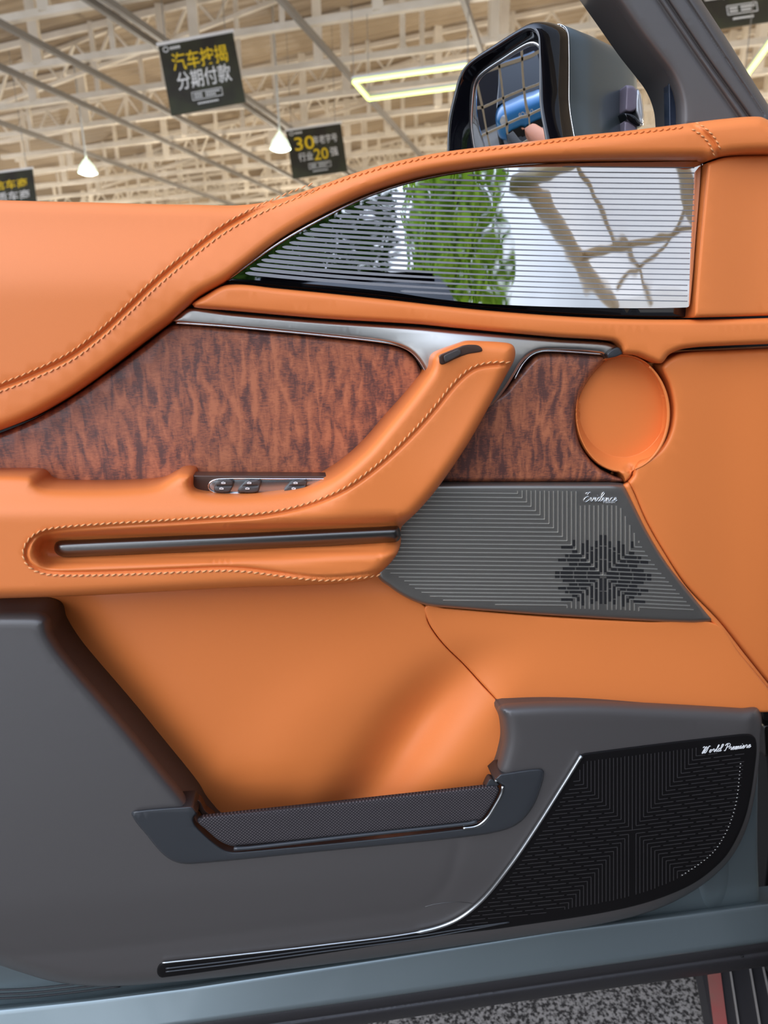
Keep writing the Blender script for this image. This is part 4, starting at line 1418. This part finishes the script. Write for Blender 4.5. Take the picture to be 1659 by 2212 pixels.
for p in L1:
    q = gcen + (p - gcen) * 0.84 + ex * 0.05 - gc
    gr.append(gc + q - ex * (q.dot(gn) / ex.dot(gn)))
n_ = len(gr)
gr2 = [p + ex * 0.008 for p in gr]
RC = 1.0
vv = []; ff = []
for sc_ in (1.0, 0.8, 0.6, 0.4, 0.2):
    for p in gr:
        q = gc + (p - gc) * sc_
        vv.append(q + gn * (0.006 - (q - gc).length_squared / (2 * RC)))
vv.append(gc + gn * 0.006)
for i in range(4):
    for j in range(n_): ff.append((i * n_ + j, i * n_ + (j + 1) % n_, (i + 1) * n_ + (j + 1) % n_, (i + 1) * n_ + j))
for j in range(n_): ff.append((4 * n_ + j, 4 * n_ + (j + 1) % n_, 5 * n_))
build('mirror_glass', vv, ff, mirror_mat, mir, True)
def grow(rg, s_, t_): return [gc + (p - gc) * s_ + ex * t_ for p in rg]
loft([grow(gr, 1.0, 0.001), grow(gr, 1.0, -0.003), grow(gr, 1.03, -0.004), grow(gr, 1.06, 0.002), grow(gr, 1.06, 0.02)], satin_chrome, 'mirror_surround', mir)
loft([grow(gr, 1.12, 0.012), grow(gr, 0.6, 0.012)], gap_black, 'mirror_back_plate', mir, cap1=True)

sig = Relief([(1352, 184, 1), (1368, 186), (1377, 200), (1378, 236, 1), (1362, 243), (1349, 240, 1)], 0.190, 5, 0.008, step=4)
sig.make('signal_lamp_base', lilac, mir, 8, 0.05)
sig2 = Relief([(1376, 192), (1384, 200), (1389, 225), (1391, 255), (1386, 272), (1376, 250), (1372, 238)], 0.188, 6, 0.012, step=4)
sig2.make('signal_lamp_lens', lens_white, mir, 8, 0.06)
sig3 = Relief([(1346, 243, 1), (1366, 246), (1378, 256), (1386, 272), (1376, 274), (1356, 262)], 0.186, 4, 0.008, step=4)
sig3.make('signal_lamp_underside', gloss_black, mir, 8, 0.05)
sig4 = Relief([(1348, 262, 1), (1362, 264), (1376, 276), (1376, 300, 1), (1346, 300, 1)], 0.190, 4, 0.008, step=4)
sig4.make('mirror_foot', lilac, mir, 8, 0.05)

# ------------------------------------------------------------------ car body beside the hinge, added shade block, running board
ed = Relief([(1644, 1500, 1), (1800, 1500, 1), (1800, 2120, 1), (1659, 2100, 1), (1644, 1990), (1650, 1900), (1660, 1780)], 0.12, 8, 0.01, step=10)
ed_o = ed.make('body_pillar', gap_black, door, 40, 0.25)
v = []; f = []
prof = [(0.76, 0.14), (0.74, 0.20), (0.74, 1.30), (0.77, 1.38), (0.84, 1.43), (1.60, 1.45), (1.60, 0.14)]
for y_ in (-0.10, -0.4, -0.7, -1.0, -1.3):
    for x_, z_ in prof: v.append((x_, y_, z_))
m_ = len(prof)
for i in range(4):
    for j in range(m_): f.append((i * m_ + j, i * m_ + (j + 1) % m_, (i + 1) * m_ + (j + 1) % m_, (i + 1) * m_ + j))
f += [tuple(range(m_)), tuple(4 * m_ + j for j in range(m_))]
build('body_shade_block', v, f, rubber, door, False)  # unseen dark block on the car side, added to shade the door's right end
hg = Relief([(1648, 1566, 1), (1690, 1566, 1), (1690, 1634, 1), (1652, 1634, 1)], 0.100, 4, 0.006, step=6)
hg.make('hinge', dark_alu, ed_o, 12, 0.03)



def strip(pts, z, h, m, name, rb=None):
    v = [PZ(x, y, z) for x, y in pts]; v += [p - Vector((0, 0, h)) for p in v]; n_ = len(pts)
    f = [tuple(range(n_)), tuple(range(2 * n_ - 1, n_ - 1, -1))] + [(j, (j + 1) % n_, n_ + (j + 1) % n_, n_ + j) for j in range(n_)]
    return build(name, v, f, m, rb or door, False)


redm = add_mottle(mat('red_anodised_strip', (0.42, 0.12, 0.10), 0.35, 0.3), (0.45, 0.10, 0.09), (0.32, 0.15, 0.12), 8)
rb = strip([(1508, 2060), (1900, 2010), (2000, 2330), (1560, 2330)], 0.10, 0.06, rubber, 'running_board')
strip([(1523, 2060), (1551, 2056), (1586, 2330), (1556, 2330)], 0.104, 0.004, redm, 'red_strip', rb)
for x0, x1 in ((1570, 1612), (1613, 1660), (1640, 1700)):
    strip([(x0, 2052), (x0 + 3, 2052), (x1 + 4, 2330), (x1, 2330)], 0.106, 0.006, grey_steel, 'tread_rib', rb)
